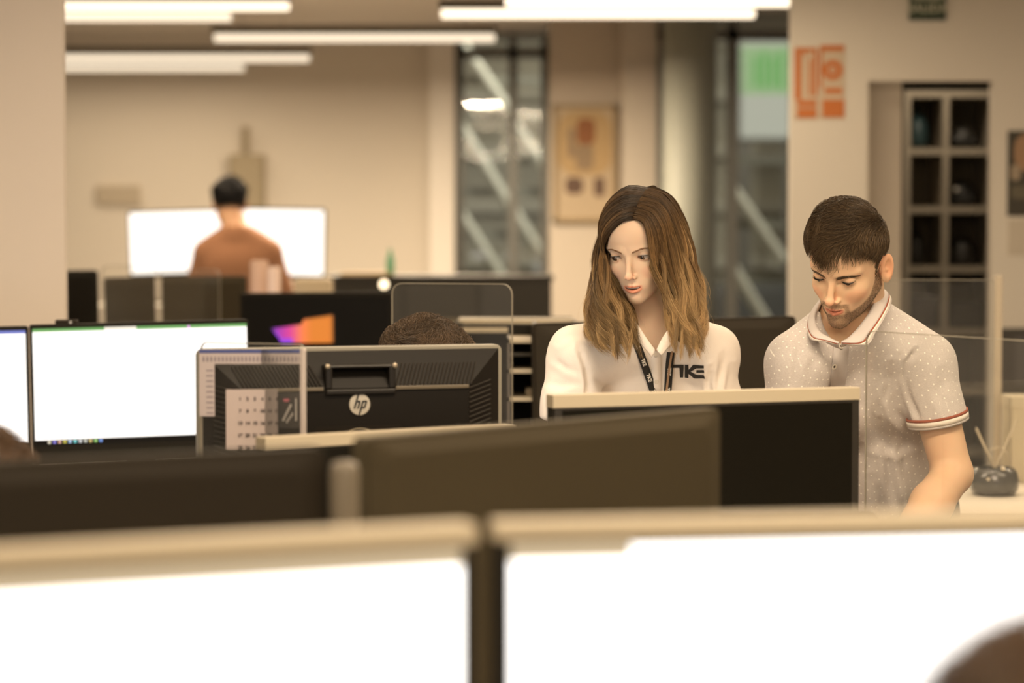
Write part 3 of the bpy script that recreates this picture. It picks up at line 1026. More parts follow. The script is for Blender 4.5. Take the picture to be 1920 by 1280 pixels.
    for pl in polys:
        # dense triangulated patch laid on the cloth
        tri = fill_poly(pl, 1.6)
        P, nn = drape(bvh, root, [u(x, y) for x, y in tri[0]], .0012)
        mb.add(P, tri[1])
    em = mb.build('emblem', mat('emblem_black', (.02, .018, .016), .7)); finish(em, root); em.parent = root
    long_hair(root, hd)
    # dark trousers and shoes
    trousers(root, J, (.02, .022, .03), 'woman')
    return root


def relax_line(P, n):
    for _ in range(n): P[1:-1] = .5 * P[1:-1] + .25 * (P[:-2] + P[2:])
    return P


def fill_poly(poly, step):
    from mathutils.geometry import delaunay_2d_cdt
    pts = []; n = len(poly); edges = []
    for i in range(n):
        a, b = poly[i], poly[(i + 1) % n]; L = math.hypot(b[0] - a[0], b[1] - a[1]); m = max(1, int(L / step))
        for k in range(m): pts.append(Vector((a[0] + (b[0] - a[0]) * k / m, a[1] + (b[1] - a[1]) * k / m)))
    nb = len(pts); edges = [(i, (i + 1) % nb) for i in range(nb)]
    def inside(x, y):
        c = False
        for i in range(n):
            x1, y1 = poly[i]; x2, y2 = poly[(i + 1) % n]
            if (y1 > y) != (y2 > y) and x < (x2 - x1) * (y - y1) / (y2 - y1) + x1: c = not c
        return c
    xs = [p[0] for p in poly]; ys = [p[1] for p in poly]
    y = min(ys) + step / 2
    while y < max(ys):
        x = min(xs) + step / 2
        while x < max(xs):
            if inside(x, y): pts.append(Vector((x, y)))
            x += step
        y += step
    r = delaunay_2d_cdt(pts, edges, [], 1, 1e-4)
    fs = [tuple(f)[::-1] for f in r[2]]
    # drop triangles whose centre falls outside
    out = [f for f in fs if inside(sum(r[0][i][0] for i in f) / len(f), sum(r[0][i][1] for i in f) / len(f))]
    return [(p[0], p[1]) for p in r[0]], out


def trousers(root, J, col, key, res=.016):
    pts = np.stack([J[k] for k in ('hip', 'knR', 'knL', 'anR', 'anL', 'hipR', 'hipL')])
    lo = pts.min(0) - .2; hi = pts.max(0) + .2; lo[2] = .05; hi[2] = J['hip'][2] + .08
    Fd = Field(*[axis(lo[i], hi[i], res) for i in range(3)])
    Fd.ell(J['hip'], (.168, .128, .14), None, .05)
    for s in 'RL':
        Fd.cap(J['hip' + s], J['kn' + s], .095, .075, .03); Fd.cap(J['kn' + s], J['an' + s], .075, .062, .03)
    V, Q = Fd.mesh(); V = relax(V, Q, 1)
    finish(np_mesh('trousers', V, Q, mat(key + '_trousers', col, .9)), root)
    for s in 'RL':
        a = J['an' + s]; t = unit(J['toe']) if 'toe' in J else np.array([0, -1., 0])
        mb = MB()
        for k, (f, w, h) in enumerate(((-.07, .03, .06), (-.03, .04, .09), (.03, .046, .075), (.09, .050, .06), (.14, .045, .045), (.17, .03, .03))):
            pass
        sd = np.cross(t, [0, 0, 1.])
        rg = []
        for (f, w, h) in ((-.085, .022, .05), (-.07, .036, .085), (-.02, .044, .10), (.05, .048, .085), (.11, .050, .06), (.15, .042, .045), (.172, .02, .03)):
            c = np.array([a[0], a[1], 0]) + t * f
            rg.append([Vector(c + sd * w * math.cos(q) + np.array([0, 0, 1.]) * (h / 2 + h / 2 * math.sin(q))) for q in np.linspace(0, 2 * math.pi, 14, endpoint=False)])
        mb.rings(rg)
        finish(mb.build('shoe', mat('dark_shoe', (.02, .018, .016), .5), smooth=True), root)


def push_out(L, dep, ldep):
    n = len(L)
    m = 1.03 if dep is None else (1.04 + .07 * (1 - dep / .016) * .6 + .03 * ldep)[:, None]
    c = np.array([0, .014, .030]); r = np.array([.0755, .095, .0880])
    q = (L - c) / r; e = np.sqrt((q ** 2).sum(-1)) + 1e-9
    K = L.shape[1]; rise = np.clip(np.linspace(0, 1, K) / .10, 0, 1)[None]
    mm = 1.0 + (m - 1.0) * (.35 + .65 * rise)
    f = np.where(e < mm, mm / e, 1.0)
    L = c + (L - c) * f[..., None]
    c2 = np.array([0, -.022, -.030]); r2 = np.array([.064, .064, .088])
    q = (L - c2) / r2; e = np.sqrt((q ** 2).sum(-1)) + 1e-9
    f = np.where(e < 1.0, 1.0 / e, 1.0)
    L = c2 + (L - c2) * f[..., None]
    c3 = np.array([0, -.040, .046]); r3 = np.array([.056, .0515, .047])
    q = (L - c3) / r3; e = np.sqrt((q ** 2).sum(-1)) + 1e-9
    m3 = 1 + (mm - 1) * .8
    f = np.where(e < m3, m3 / e, 1.0)
    return c3 + (L - c3) * f[..., None]


def long_hair(root, hd):
    g = np.random.default_rng(11)
    Lg = [[(1187, 414, 4.822), (1168, 424, 4.83), (1147, 452, 4.85), (1146, 500, 4.875), (1160, 548, 4.885), (1186, 588, 4.88), (1198, 634, 4.82), (1194, 682, 4.785)],
          [(1193, 390, 4.835), (1162, 402, 4.835), (1137, 438, 4.85), (1130, 485, 4.86), (1130, 545, 4.85), (1142, 600, 4.815), (1162, 640, 4.79), (1176, 680, 4.782)],
          [(1206, 366, 4.87), (1165, 376, 4.875), (1136, 415, 4.89), (1122, 475, 4.90), (1118, 545, 4.88), (1114, 600, 4.84), (1132, 640, 4.805), (1152, 668, 4.785)],
          [(1222, 353, 4.93), (1172, 364, 4.95), (1142, 405, 4.97), (1124, 475, 4.97), (1118, 550, 4.95), (1110, 600, 4.92), (1112, 632, 4.88), (1126, 655, 4.85)],
          [(1224, 352, 4.97), (1190, 368, 5.03), (1160, 430, 5.055), (1150, 500, 5.05), (1145, 570, 5.05), (1148, 620, 5.055), (1158, 650, 5.06), (1162, 670, 5.06)]]
    Rg = [[(1187, 413, 4.822), (1203, 424, 4.812), (1214, 462, 4.812), (1221, 500, 4.825), (1240, 540, 4.85), (1250, 580, 4.86), (1256, 620, 4.83), (1262, 660, 4.805)],
          [(1195, 390, 4.832), (1226, 404, 4.822), (1244, 450, 4.83), (1252, 505, 4.84), (1263, 560, 4.845), (1272, 605, 4.825), (1284, 640, 4.80), (1298, 682, 4.785)],
          [(1208, 366, 4.87), (1250, 384, 4.865), (1270, 430, 4.87), (1283, 490, 4.875), (1294, 545, 4.87), (1305, 592, 4.85), (1306, 630, 4.82), (1308, 660, 4.80)],
          [(1224, 352, 4.93), (1256, 366, 4.945), (1278, 412, 4.96), (1292, 470, 4.965), (1304, 530, 4.955), (1309, 585, 4.93), (1308, 620, 4.895), (1306, 645, 4.86)],
          [(1224, 352, 4.97), (1248, 372, 5.03), (1262, 435, 5.055), (1268, 500, 5.05), (1265, 570, 5.05), (1260, 620, 5.055), (1255, 650, 5.06), (1250, 670, 5.06)]]
    allV, allQ, allT = [], [], []; nv = 0
    axisP = wpt(1215, 470, 4.93)
    for side, G in ((0, Lg), (1, Rg)):
        G = np.array([[wpt(*q) for q in r] for r in G])
        K = 27
        cur = catmull(G, K)                               # guide curves, dense along length
        N = 4900 if side else 4600
        u = g.random(N) ** .95
        P = np.swapaxes(catmull(np.swapaxes(cur, 0, 1), 400), 0, 1)    # (400,K,3)
        S = P[np.clip((u * 399).astype(int), 0, 399)].copy()
        s = np.linspace(0, 1, K)[None]
        # locks: strands share a lock id so that they wave together
        nl = 46; lid = np.clip((u * nl + g.normal(size=N) * .45).astype(int), 0, nl - 1)
        lp = g.uniform(0, 6.28, nl)[lid]; la = g.uniform(.4, 1.3, nl)[lid]; lf = g.uniform(1.5, 2.6, nl)[lid]; ldep = g.uniform(0, 1, nl)[lid]
        ul = (g.uniform(0, 1, nl) - .5)[lid]
        amp = .0115 * np.clip((s - .15) / .5, 0, 1) * la[:, None]
        wv = np.sin(lp[:, None] + s * 6.28 * lf[:, None])
        wv2 = np.cos(lp[:, None] * 1.7 + s * 6.28 * lf[:, None] * .9)
        S[:, :, 0] += wv * amp; S[:, :, 1] += wv2 * amp * .8 
        # gather each lock toward its centre at the tips
        Pl = P[np.clip(((lid + .5) / nl * 399).astype(int), 0, 399)]
        gat = (.55 * np.clip((s - .35) / .6, 0, 1) ** 1.2)[..., None]
        sh = (g.uniform(.84, 1.0, nl)[lid] * g.uniform(.94, 1.0, N))
        base0 = P[np.clip((u * 399).astype(int), 0, 399)]
        S += (Pl - base0) * gat
        # uneven lengths: each lock ends at its own height
        tt = s * sh[:, None] * (K - 1); i0 = np.clip(tt.astype(int), 0, K - 2); ff = (tt - i0)[..., None]; ar = np.arange(N)[:, None]
        S = S[ar, i0] * (1 - ff) + S[ar, i0 + 1] * ff
        # thickness: sink part of the strands inward
        inn = axisP - S; inn[:, :, 2] *= .25
        inn /= np.linalg.norm(inn, axis=2, keepdims=True) + 1e-9
        dep = (g.random(N) ** 1.3) * .016 * (.5 + .5 * ldep)
        S += inn * (dep[:, None, None] * np.clip(s / .12, 0, 1)[..., None] * np.clip(1.4 - s, 0.3, 1)[..., None])
        # lift of whole locks outward for a layered surface
        S -= inn * ((ldep * .006)[:, None, None] * np.clip((s - .05) / .3, 0, 1)[..., None])
        S += g.normal(size=(N, 1, 3)) * .0016 * s[..., None]
        S += g.normal(size=(N, 1, 3)) * .0016 * np.clip(1 - s * 6, 0, 1)[..., None]
        fly = g.random(N) < .035
        S[fly] += (g.normal(size=(fly.sum(), 1, 3)) * .009) * (s ** 1.3)[..., None]
        S[:, :, 2] += (g.uniform(-.010, .035, N) * (g.random(N) < .7))[:, None] * s ** 3
        # nothing passes through the skull
        Lc = hd.l(S.reshape(-1, 3)).reshape(S.shape)
        Lc = push_out(Lc, dep, ldep)
        mg = (.0012 + (.004 + .006 * ldep + .25 * (.016 - dep))[:, None] * np.clip(s / .12, 0, 1)).ravel()
        Lc = sdf_push(Lc.reshape(-1, 3), mg, dict(fem=True, lids=(.004, -.004)))
        S = hd.w(Lc).reshape(S.shape)
        rad = np.full(N, .00040) * g.uniform(.6, 1.4, N); rad[fly] *= .55
        V, Q = strands_mesh(S, rad, .35)
        root_c = np.array([.048, .027, .012]); mid_c = np.array([.19, .108, .043]); tip_c = np.array([.50, .33, .155])
        bl = g.uniform(0, 1, nl)[lid] * .7 + g.uniform(0, 1, N) * .3; lk = g.uniform(.40, 1.35, nl)[lid]
        t = np.clip((s - .12) / .75 + (bl[:, None] - .5) * .9 * np.clip(s * 2, 0, 1), 0, 1)
        if side: t = np.clip(t * 1.15 + .05, 0, 1)
        C = np.where(t[..., None] < .5, root_c + (mid_c - root_c) * t[..., None] * 2, mid_c + (tip_c - mid_c) * (t[..., None] - .5) * 2)
        C = C * (lk * g.uniform(.75, 1.3, N))[:, None, None]
        T = np.repeat(C[:, :, None], 3, 2).reshape(-1, 3)
        allV.append(V); allQ.append(Q + nv); allT.append(T); nv += len(V)
        # inner lining that keeps the mass opaque
        Uc = P[::10]; inn = axisP - Uc; inn[:, :, 2] *= .2; inn /= np.linalg.norm(inn, axis=2, keepdims=True) + 1e-9
        ss = np.linspace(0, 1, K)[None, :, None]
        Uc = Uc + inn * (.013 * np.clip(ss / .15, .25, 1))
        Lu = push_out(hd.l(Uc.reshape(-1, 3)).reshape(Uc.shape), None, None)
        Lu = sdf_push(Lu.reshape(-1, 3), .0016, dict(fem=True, lids=(.004, -.004)))
        Uc = hd.w(Lu).reshape(Uc.shape)
        kk = int(K * .90); Uc = Uc[:, :kk]
        n1, n2 = Uc.shape[:2]; i = np.arange(n1 - 1)[:, None] * n2 + np.arange(n2 - 1)[None]
        Qc = np.stack([i, i + 1, i + n2 + 1, i + n2], -1).reshape(-1, 4)
        allV.append(Uc.reshape(-1, 3)); allQ.append(Qc + nv); nv += n1 * n2
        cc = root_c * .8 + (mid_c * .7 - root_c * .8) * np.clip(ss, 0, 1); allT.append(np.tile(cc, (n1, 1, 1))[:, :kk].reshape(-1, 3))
    o = np_mesh('hair', np.concatenate(allV), np.concatenate(allQ), mat('woman_hair', (.2, .1, .04), .46, vcol=True, spec=.35), tint=np.concatenate(allT))
    finish(o, root)
def dots_cloth():
    """Grey marled jersey with a staggered print of small white dots, driven by the cloth coordinates."""
    m = mat('dotted_jersey', (.40, .37, .35), .9, bump=.3, bscale=900, sheen=.3)
    if 'dots' in m: return m
    m['dots'] = 1
    nt = m.node_tree; b = nt.nodes['Principled BSDF']; L = nt.links
    at = nt.nodes.new('ShaderNodeAttribute'); at.attribute_name = 'cloth'
    masks = []
    for off in ((0, 0, 0), (.5, .5, 0)):
        sc = nt.nodes.new('ShaderNodeVectorMath'); sc.operation = 'MULTIPLY_ADD'
        sc.inputs[1].default_value = (1 / .0265, 1 / .0185, 0); sc.inputs[2].default_value = off
        L.new(at.outputs['Vector'], sc.inputs[0])
        fl = nt.nodes.new('ShaderNodeVectorMath'); fl.operation = 'FRACTION'; L.new(sc.outputs[0], fl.inputs[0])
        sb = nt.nodes.new('ShaderNodeVectorMath'); sb.operation = 'SUBTRACT'; sb.inputs[1].default_value = (.5, .5, 0)
        L.new(fl.outputs[0], sb.inputs[0])
        ml = nt.nodes.new('ShaderNodeVectorMath'); ml.operation = 'MULTIPLY'; ml.inputs[1].default_value = (.0265, .0185, 0)
        L.new(sb.outputs[0], ml.inputs[0])
        ln = nt.nodes.new('ShaderNodeVectorMath'); ln.operation = 'LENGTH'; L.new(ml.outputs[0], ln.inputs[0])
        mr = nt.nodes.new('ShaderNodeMapRange'); mr.inputs['From Min'].default_value = .0019; mr.inputs['From Max'].default_value = .0012
        L.new(ln.outputs['Value'], mr.inputs['Value']); masks.append(mr)
    mx = nt.nodes.new('ShaderNodeMath'); mx.operation = 'MAXIMUM'
    L.new(masks[0].outputs[0], mx.inputs[0]); L.new(masks[1].outputs[0], mx.inputs[1])
    tc = nt.nodes.new('ShaderNodeTexCoord'); mp = nt.nodes.new('ShaderNodeMapping'); mp.inputs['Scale'].default_value = (250, 250, 900)
    L.new(tc.outputs['Object'], mp.inputs[0])
    nz = nt.nodes.new('ShaderNodeTexNoise'); nz.inputs['Scale'].default_value = 1.0; L.new(mp.outputs[0], nz.inputs['Vector'])
    cr = nt.nodes.new('ShaderNodeMix'); cr.data_type = 'RGBA'
    cr.inputs['A'].default_value = (.50, .455, .435, 1); cr.inputs['B'].default_value = (.76, .71, .68, 1)
    L.new(nz.outputs['Fac'], cr.inputs['Factor'])
    fin = nt.nodes.new('ShaderNodeMix'); fin.data_type = 'RGBA'; fin.inputs['B'].default_value = (1.0, .97, .90, 1)
    L.new(mx.outputs[0], fin.inputs['Factor']); L.new(cr.outputs['Result'], fin.inputs['A'])
    L.new(fin.outputs['Result'], b.inputs['Base Color'])
    return m


def build_man():
    hx = W(1640, 640, 5.14).x
    hip = (hx, 5.14, .93)
    sp = dict(key='man', base=(hx, 5.05, 0), label='standing man with short dark hair and stubble in a dotted grey polo shirt, looking down',
              skull=(.008, .086), head=((.6662, 4.79, 1.428), (29.5, 33, 8.0), .955), skin=(.80, .54, .35), lids=(-.0012, -.0042), gaze=(-.05, -1, -.55),
              mouth=0, lip=(.60, .20, .13), lip_m=.85, brow=(.12, .075, .042), brow_n=270, brow_t=.0042, brow_r=.00026, brow_arch=.0040, brow_z=.0100, lash=.0055,
              beard=True, beard_n=8000,
              J=dict(neck=wpt(1608, 618, 4.90), hip=hip, shR=wpt(1494, 682, 4.84), shL=wpt(1733, 682, 4.93),
                     elR=wpt(1472, 900, 4.84), elL=wpt(1786, 888, 4.90), wrR=wpt(1500, 1080, 4.60), wrL=wpt(1652, 1040, 4.62),
                     hipR=(hx - .09, 5.14, .88), hipL=(hx + .09, 5.14, .88), knR=(hx - .10, 5.10, .48), knL=(hx + .11, 5.10, .48),
                     anR=(hx - .11, 5.14, .08), anL=(hx + .12, 5.14, .08), girth=1.0),
              fine=[((W(1700, 900, 4.9).x, 4.55, .80), (W(1850, 900, 4.9).x, 5.0, 1.20), .005)])
    J = sp['J']
    for k in ('wrR', 'wrL'):
        J[k][2] = .825; a = J[k]
        sp['fine'].append(((a[0] - .08, a[1] - .18, .77), (a[0] + .08, a[1], .88), .006))
    root, hd, M, body = build_person(sp)
    J = sp['J']; prims, _ = torso_prims(J)

    def cut(Fd):
        a = J['neck'] + M @ np.array([0, .035, .025]); b = wpt(1600, 600, 4.82)
        Fd.cap(a, a + M[:, 2] * .10, .064, .075, .010, sub=True)
        t0 = wpt(1590, 600, 4.84); t1 = wpt(1576, 636, 4.76)
        for k in range(6):
            f = k / 5; p = t0 + (t1 - t0) * f; rr = .047 * (1 - f) ** 1.3 + .004
            Fd.cap(p + np.array([0, -.10, 0]), p + np.array([0, .03, 0]), rr, rr, .006, sub=True)
    hemn = unit(wpt(1786, 888, 4.90) - J['shL'])
    # the hem runs from low on the inner side to higher on the outer side
    hn = np.array([.20, .10, -1.0])
    ql = .50
    Fd = cloth_field(J, M, prims, .014, .0044, dict(R=.55, L=ql, r=(.059, .060), nL=hn), neckcut=cut, bottom=.86)
    V, Q = Fd.mesh(); V = relax(V, Q, 2, .5); N = vnormals(V, Q)
    px, py, pz = V.T
    fold = .0022 * np.sin(px * 55 + pz * 10 + 2 * vnoise(V, 9, 21)) * np.clip(.3 + vnoise(V, 10, 22), 0, 1)
    # pull lines running down from the armpit, and loose folds at the side of the waist
    ap = wpt(1712, 770, 4.88); dx = px - ap[0]; dz = pz - ap[2]
    fold += .0055 * np.sin((dx * 1.0 + dz * .35) * 95) * np.exp(-((dx + .045) / .05) ** 2 - ((dz + .02) / .08) ** 2)
    wa = wpt(1700, 900, 4.9); dx = px - wa[0]; dz = pz - wa[2]
    fold += .005 * np.sin((dx * 1.0 - dz * .22) * 105 + .6) * np.exp(-((dx) / .07) ** 2) * np.clip(.5 - dz / .12, 0, 1)
    fold += .003 * np.sin((dz * 1.0 + dx * .6) * 60 + 1.0) * np.exp(-((dx + .0) / .06) ** 2 - ((dz - .09) / .06) ** 2)
    cr = creases(V, N, [([(1716, 656), (1700, 680), (1696, 708), (1705, 745), (1724, 788)], 4.5, .008), ([(1672, 690), (1664, 725), (1655, 762)], 8, .005), ([(1690, 668), (1684, 720)], 6, .003),
                         ([(1670, 735), (1678, 772), (1702, 796), (1722, 804)], 8, .006), ([(1662, 850), (1670, 905), (1688, 965)], 7, .006), ([(1692, 850), (1700, 905), (1706, 960)], 7, .005),
                         ([(1640, 900), (1648, 960), (1652, 1010)], 8, .005), ([(1640, 830), (1680, 842), (1715, 826)], 9, .005), ([(1770, 700), (1762, 740), (1775, 770)], 9, .003),
                         ([(1500, 640), (1492, 690), (1488, 725)], 7, .003), ([(1535, 660), (1520, 700)], 8, .003)])
    V = V + N * (fold + cr)[:, None]
    V = relax(V, Q, 1, .4)
    # cloth coordinates: around the trunk, or around the sleeve
    Nk = J['neck']; T = (V - Nk) @ M
    u = np.arctan2(T[:, 0], -(T[:, 1] - .06)) * .165; NT = np.abs(vnormals(V, Q) @ M)
    side = NT[:, 0] > .78; topn = (NT[:, 2] > .70) & ~side
    uv = np.stack([np.where(side, T[:, 1], T[:, 0]), np.where(topn, T[:, 1], T[:, 2]), np.zeros(len(V))], 1)
    for s, sg in (('R', -1), ('L', 1)):
        a, e = J['sh' + s], J['el' + s]; d = unit(e - a); rel = V - a; al = rel @ d
        on = (al > .03) & (np.linalg.norm(rel - al[:, None] * d, axis=1) < .085) & ((T[:, 0] * sg) > .145)
        sx = unit(np.cross(d, [0, -1., 0])); sy = np.cross(d, sx)
        ang = np.arctan2(rel @ sx, -(rel @ sy) * np.sign(sy @ np.array([0, 1., 0])))
        uv[on, 0] = ang[on] * .062 + .007; uv[on, 1] = -al[on] + .004
    jersey = dots_cloth()
    shirt = finish(np_mesh('polo_shirt', V, Q, jersey, uv=uv), root)
    bvh = BVHTree.FromObject(shirt, bpy.context.evaluated_depsgraph_get())
    plain = mat('plain_jersey', (.63, .58, .555), .9, bump=.3, bscale=900)
    white = mat('white_rib', (.86, .80, .72), .8); rust = mat('rust_stripe', (.36, .09, .045), .8)
    # sleeve bands
    for s, n_ in (('L', hn), ('R', None)):
        a, e = J['sh' + s], J['el' + s]; q = ql if s == 'L' else .55
        c = a + (e - a) * q; d = unit(n_) if n_ is not None else unit(e - a)
        ring = []
        sx = unit(np.cross(d, [0, -1., 0])); sy = np.cross(d, sx)
        b2 = bvh
        for k in range(40):
            t = 2 * math.pi * k / 40; dr = sx * math.cos(t) + sy * math.sin(t)
            st = c - d * .006 + dr * .12 - np.array(root.location)
            h = b2.ray_cast(Vector(st), Vector(-dr), .2)
            rr = .12 - (h[3] if h[0] is not None else .06)
            ring.append(max(.045, min(rr, .075)))
        ring = np.array(ring)
        for _ in range(4): ring = (ring + np.roll(ring, 1) + np.roll(ring, -1)) / 3
        for (t0, t1, mm, ex, nm) in ((-.0125, -.0070, rust, .0015, 'stripe'), (-.0070, .0035, white, .0016, 'stripe'), (.0035, .0085, plain, .0010, 'cuff')):
            mb = MB(); R0, R1 = [], []
            for k in range(40):
                t = 2 * math.pi * k / 40; dr = sx * math.cos(t) + sy * math.sin(t)
                R0.append(Vector(c + d * t0 + dr * (ring[k] + ex))); R1.append(Vector(c + d * t1 + dr * (ring[k] + ex)))
            mb.rings([R0, R1], cap=False)
            solid(finish(mb.build(nm, mm, smooth=True), root), .003)
    # collar
    crest = [(1578, 640, 4.748), (1590, 634, 4.752), (1610, 613, 4.765), (1631, 584, 4.80), (1641, 558, 4.845), (1643, 540, 4.90), (1632, 530, 4.965), (1596, 532, 4.985), (1560, 545, 4.955), (1537, 570, 4.895), (1528, 598, 4.83), (1538, 622, 4.78), (1560, 636, 4.755), (1574, 642, 4.748)]
    edge = [(1580, 644, 4.742), (1626, 646, 4.738), (1640, 626, 4.752), (1656, 600, 4.785), (1669, 574, 4.84), (1668, 556, 4.90), (1640, 552, 4.985), (1596, 556, 5.005), (1550, 566, 4.975), (1524, 588, 4.905), (1514, 610, 4.84), (1521, 636, 4.772), (1548, 640, 4.750), (1572, 646, 4.742)]
    A = catmull(np.array([wpt(*q) for q in crest]), 70); B = catmull(np.array([wpt(*q) for q in edge]), 70)
    bulge = unit(np.array([0, -1., .4]))
    def band(f0, f1, n=4):
        rows = []
        for f in np.linspace(f0, f1, n):
            p = A + (B - A) * f
            out = p - (J['neck'] + np.array([0, .02, .02])); out[:, 2] = np.abs(out[:, 2]) * .5; out /= np.linalg.norm(out, axis=1, keepdims=True)
            rows.append(p + out * .006 * math.sin(math.pi * min(f, 1)))
        rows = np.array(rows); n1, n2 = rows.shape[:2]
        i = np.arange(n1 - 1)[:, None] * n2 + np.arange(n2 - 1)[None]
        return rows.reshape(-1, 3), np.stack([i, i + 1, i + n2 + 1, i + n2], -1).reshape(-1, 4)
    V2, Q2 = band(0, .66, 6); col_o = solid(finish(np_mesh('collar', V2, Q2, plain), root), .003)
    for f0, f1, mm in ((.66, .75, rust), (.75, .90, white), (.90, 1.0, plain)):
        V2, Q2 = band(f0, f1, 3); o = solid(finish(np_mesh('stripe', V2, Q2, mm), root), .003); o.parent = col_o
    # inner stand of the collar
    st = A + np.array([0, .008, -.012])
    V2 = np.concatenate([A, st]); k = np.arange(69); Q2 = np.stack([k, k + 1, k + 71, k + 70], 1)
    o = solid(finish(np_mesh('collar_stand', V2, Q2, plain), root), .002); o.parent = col_o
    # placket and buttons
    pp = [wpt(1576 - 9 * k / 9, 646 + 11 * k, 4.7) for k in range(10)]
    top, nn = drape(bvh, root, catmull(np.array(pp), 24), .0012)
    L, R = [], []
    for p, n in zip(top, nn): L.append(p + Vector((-.015, 0, -.001))); R.append(p + Vector((.015, 0, .001)))
    Lp, ln = drape(bvh, root, L, .0018); Rp, rn = drape(bvh, root, R, .0018)
    mb = MB(); mb.rings([Lp, top, Rp], cap=False, closed=False)
    solid(finish(mb.build('placket', plain, smooth=True), root), .0014)
    for (bx, by) in ((1574.5, 650), (1562.5, 686.5)):
        P, n = drape(bvh, root, [wpt(bx, by, 4.7)], .0025); p, n = P[0], n[0]
        Mx = Matrix.Translation(p) @ n.to_track_quat('Z', 'Y').to_matrix().to_4x4()
        b = MB(); b.lathe([(.0001, .0), (.0056, .0), (.0060, .0010), (.0054, .0019), (.0038, .0014), (.0024, .0012), (.0023, .0004), (.0001, .0004)], 20)
        b.v = [tuple(Mx @ Vector(v)) for v in b.v]
        o = finish(b.build('button', mat('shell_button', (.82, .76, .66), .3), smooth=True), root)
        b = MB(); b.lathe([(.0001, .0006), (.0020, .0006), (.0020, .0015), (.0001, .0016)], 12); b.v = [tuple(Mx @ Vector(v)) for v in b.v]
        q = finish(b.build('button_thread', mat('dark_thread', (.05, .03, .02), .8)), root); q.parent = o
    short_hair(root, hd, 'man', (.080, .050, .024), n=15000, thick=.017, ln=(.028, .048), curl=.05, rad=.00040, skull=(.008, .086), back=.35, wave=.45, tuft=.45, sweep=-.075)
    trousers(root, J, (.03, .035, .05), 'man')
    return root
# ------------------------------------------------------------------ the setting
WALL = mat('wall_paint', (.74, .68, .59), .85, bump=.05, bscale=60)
WALL3 = mat('dimmed_wall_paint', (.52, .46, .385), .85)  # wall paint darkened to offset the strong lamp close by
WALL2 = mat('column_paint', (.80, .75, .68), .8)
CEIL = mat('ceiling_paint', (.82, .76, .68), .9)
FLOOR = mat('carpet_grey', (.16, .145, .13), .95, noise=.3, nscale=400)
DARKM = mat('dark_plastic', (.012, .010, .007), .6, spec=.15)
DARKM2 = mat('dark_plastic_soft', (.022, .017, .011), .6, spec=.15)
SILV = mat('silver_plastic', (.43, .37, .27), .45, spec=.35)
METAL = mat('grey_metal', (.35, .34, .32), .35, metal=.8)
DESKM = mat('desk_white', (.72, .68, .60), .45)
CLEAR = acrylic(refl=1.0, haze=.03)
EDGE = mat('acrylic_edge', (.32, .29, .23), .4)


def room():
    def S(name, *boxes, m=WALL):
        mb = MB()
        for b in boxes: mb.box(*b)
        return struct(mb.build(name, m))
    S('floor', (-7, 6, -2.5, 15.6, -.1, 0), m=FLOOR)
    S('ceiling', (-7, 6, -2.5, 15.6, 2.72, 2.85), m=CEIL)
    xb = Wx(852, 15.0)
    S('wall_back', (-7, xb, 15.0, 15.2, 0, 2.72))
    x0, x1 = Wx(1030, 14.0), Wx(1168, 14.0)
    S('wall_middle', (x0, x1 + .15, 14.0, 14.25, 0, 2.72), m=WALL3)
    xr = Wx(1480, 9.3)
    # right wall with the shelf recess
    a, b = Wx(1625, 9.3), Wx(1856, 9.3); zt = Wz(152, 9.3)
    S('wall_right', (xr, a, 9.3, 9.36, 0, 2.72), (b, 5.4, 9.3, 9.36, 0, 2.72), (a, b, 9.3, 9.36, zt, 2.72))
    S('wall_side', (5.2, 5.4, -2.5, 9.3, 0, 2.72))
    S('wall_left', (-7, -6.8, -2.5, 15.0, 0, 2.72))
    # recess interior
    S('wall_recess', (a - .1, Wx(1688, 9.48), 9.48, 9.52, 0, 2.6), (a - .1, a - .02, 9.36, 9.48, 0, 2.6), m=mat('recess_paint', (.66, .58, .48), .9))
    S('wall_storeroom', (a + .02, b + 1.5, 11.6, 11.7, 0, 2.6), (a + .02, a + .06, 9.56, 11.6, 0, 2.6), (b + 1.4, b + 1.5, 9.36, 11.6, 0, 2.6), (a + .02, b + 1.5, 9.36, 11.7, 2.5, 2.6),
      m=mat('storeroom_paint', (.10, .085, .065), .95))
    # pillar at the left and two columns farther back
    S('wall_pillar', (Wx(122, 6.6) - 1.6, Wx(122, 6.6), 6.6, 6.64, 0, 2.72), m=mat('pillar_paint', (.78, .70, .63), .85))
    S('trim_2', (Wx(806, 14.6), Wx(852, 14.6), 14.6, 15.0, 0, 2.72), m=WALL2)
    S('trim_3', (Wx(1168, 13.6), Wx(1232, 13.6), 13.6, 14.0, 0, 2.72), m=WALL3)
    # glazed bays
    def window(n, px0, px1, d, mull):
        fr = mat('frame_grey', (.20, .20, .185), .4, metal=.5)
        mb = MB(); x0, x1 = Wx(px0, d), Wx(px1, d)
        for x in [x0 + .03] + [Wx(p, d) for p in mull] + [x1 - .03]: mb.box(x - .03, x + .03, d, d + .08, 0, 2.72)
        for z in (.03, .9, 2.6): mb.box(x0, x1, d, d + .08, z - .03, z + .03)
        o = struct(mb.build('window_%d' % n, fr))
        g = MB(); g.box(x0, x1, d + .035, d + .043, 0, 2.72)
        g.build('window_glass', acrylic('window_glass', (.86, .88, .86), refl=2.2), o)
    window(1, 852, 1032, 15.0, (962,))
    window(2, 1230, 1500, 13.6, (1372,))


def pendant(px0, px1, py, z=2.47, label='', length=None, power=0.0, e=1.25):
    d = depth_of(py, z)
    if length: x1 = Wx(px1, d); x0 = x1 - length
    else: x0, x1 = Wx(px0, d), Wx(px1, d)
    return pendant_at((x0 + x1) / 2, d, x1 - x0, z, label, power, e)


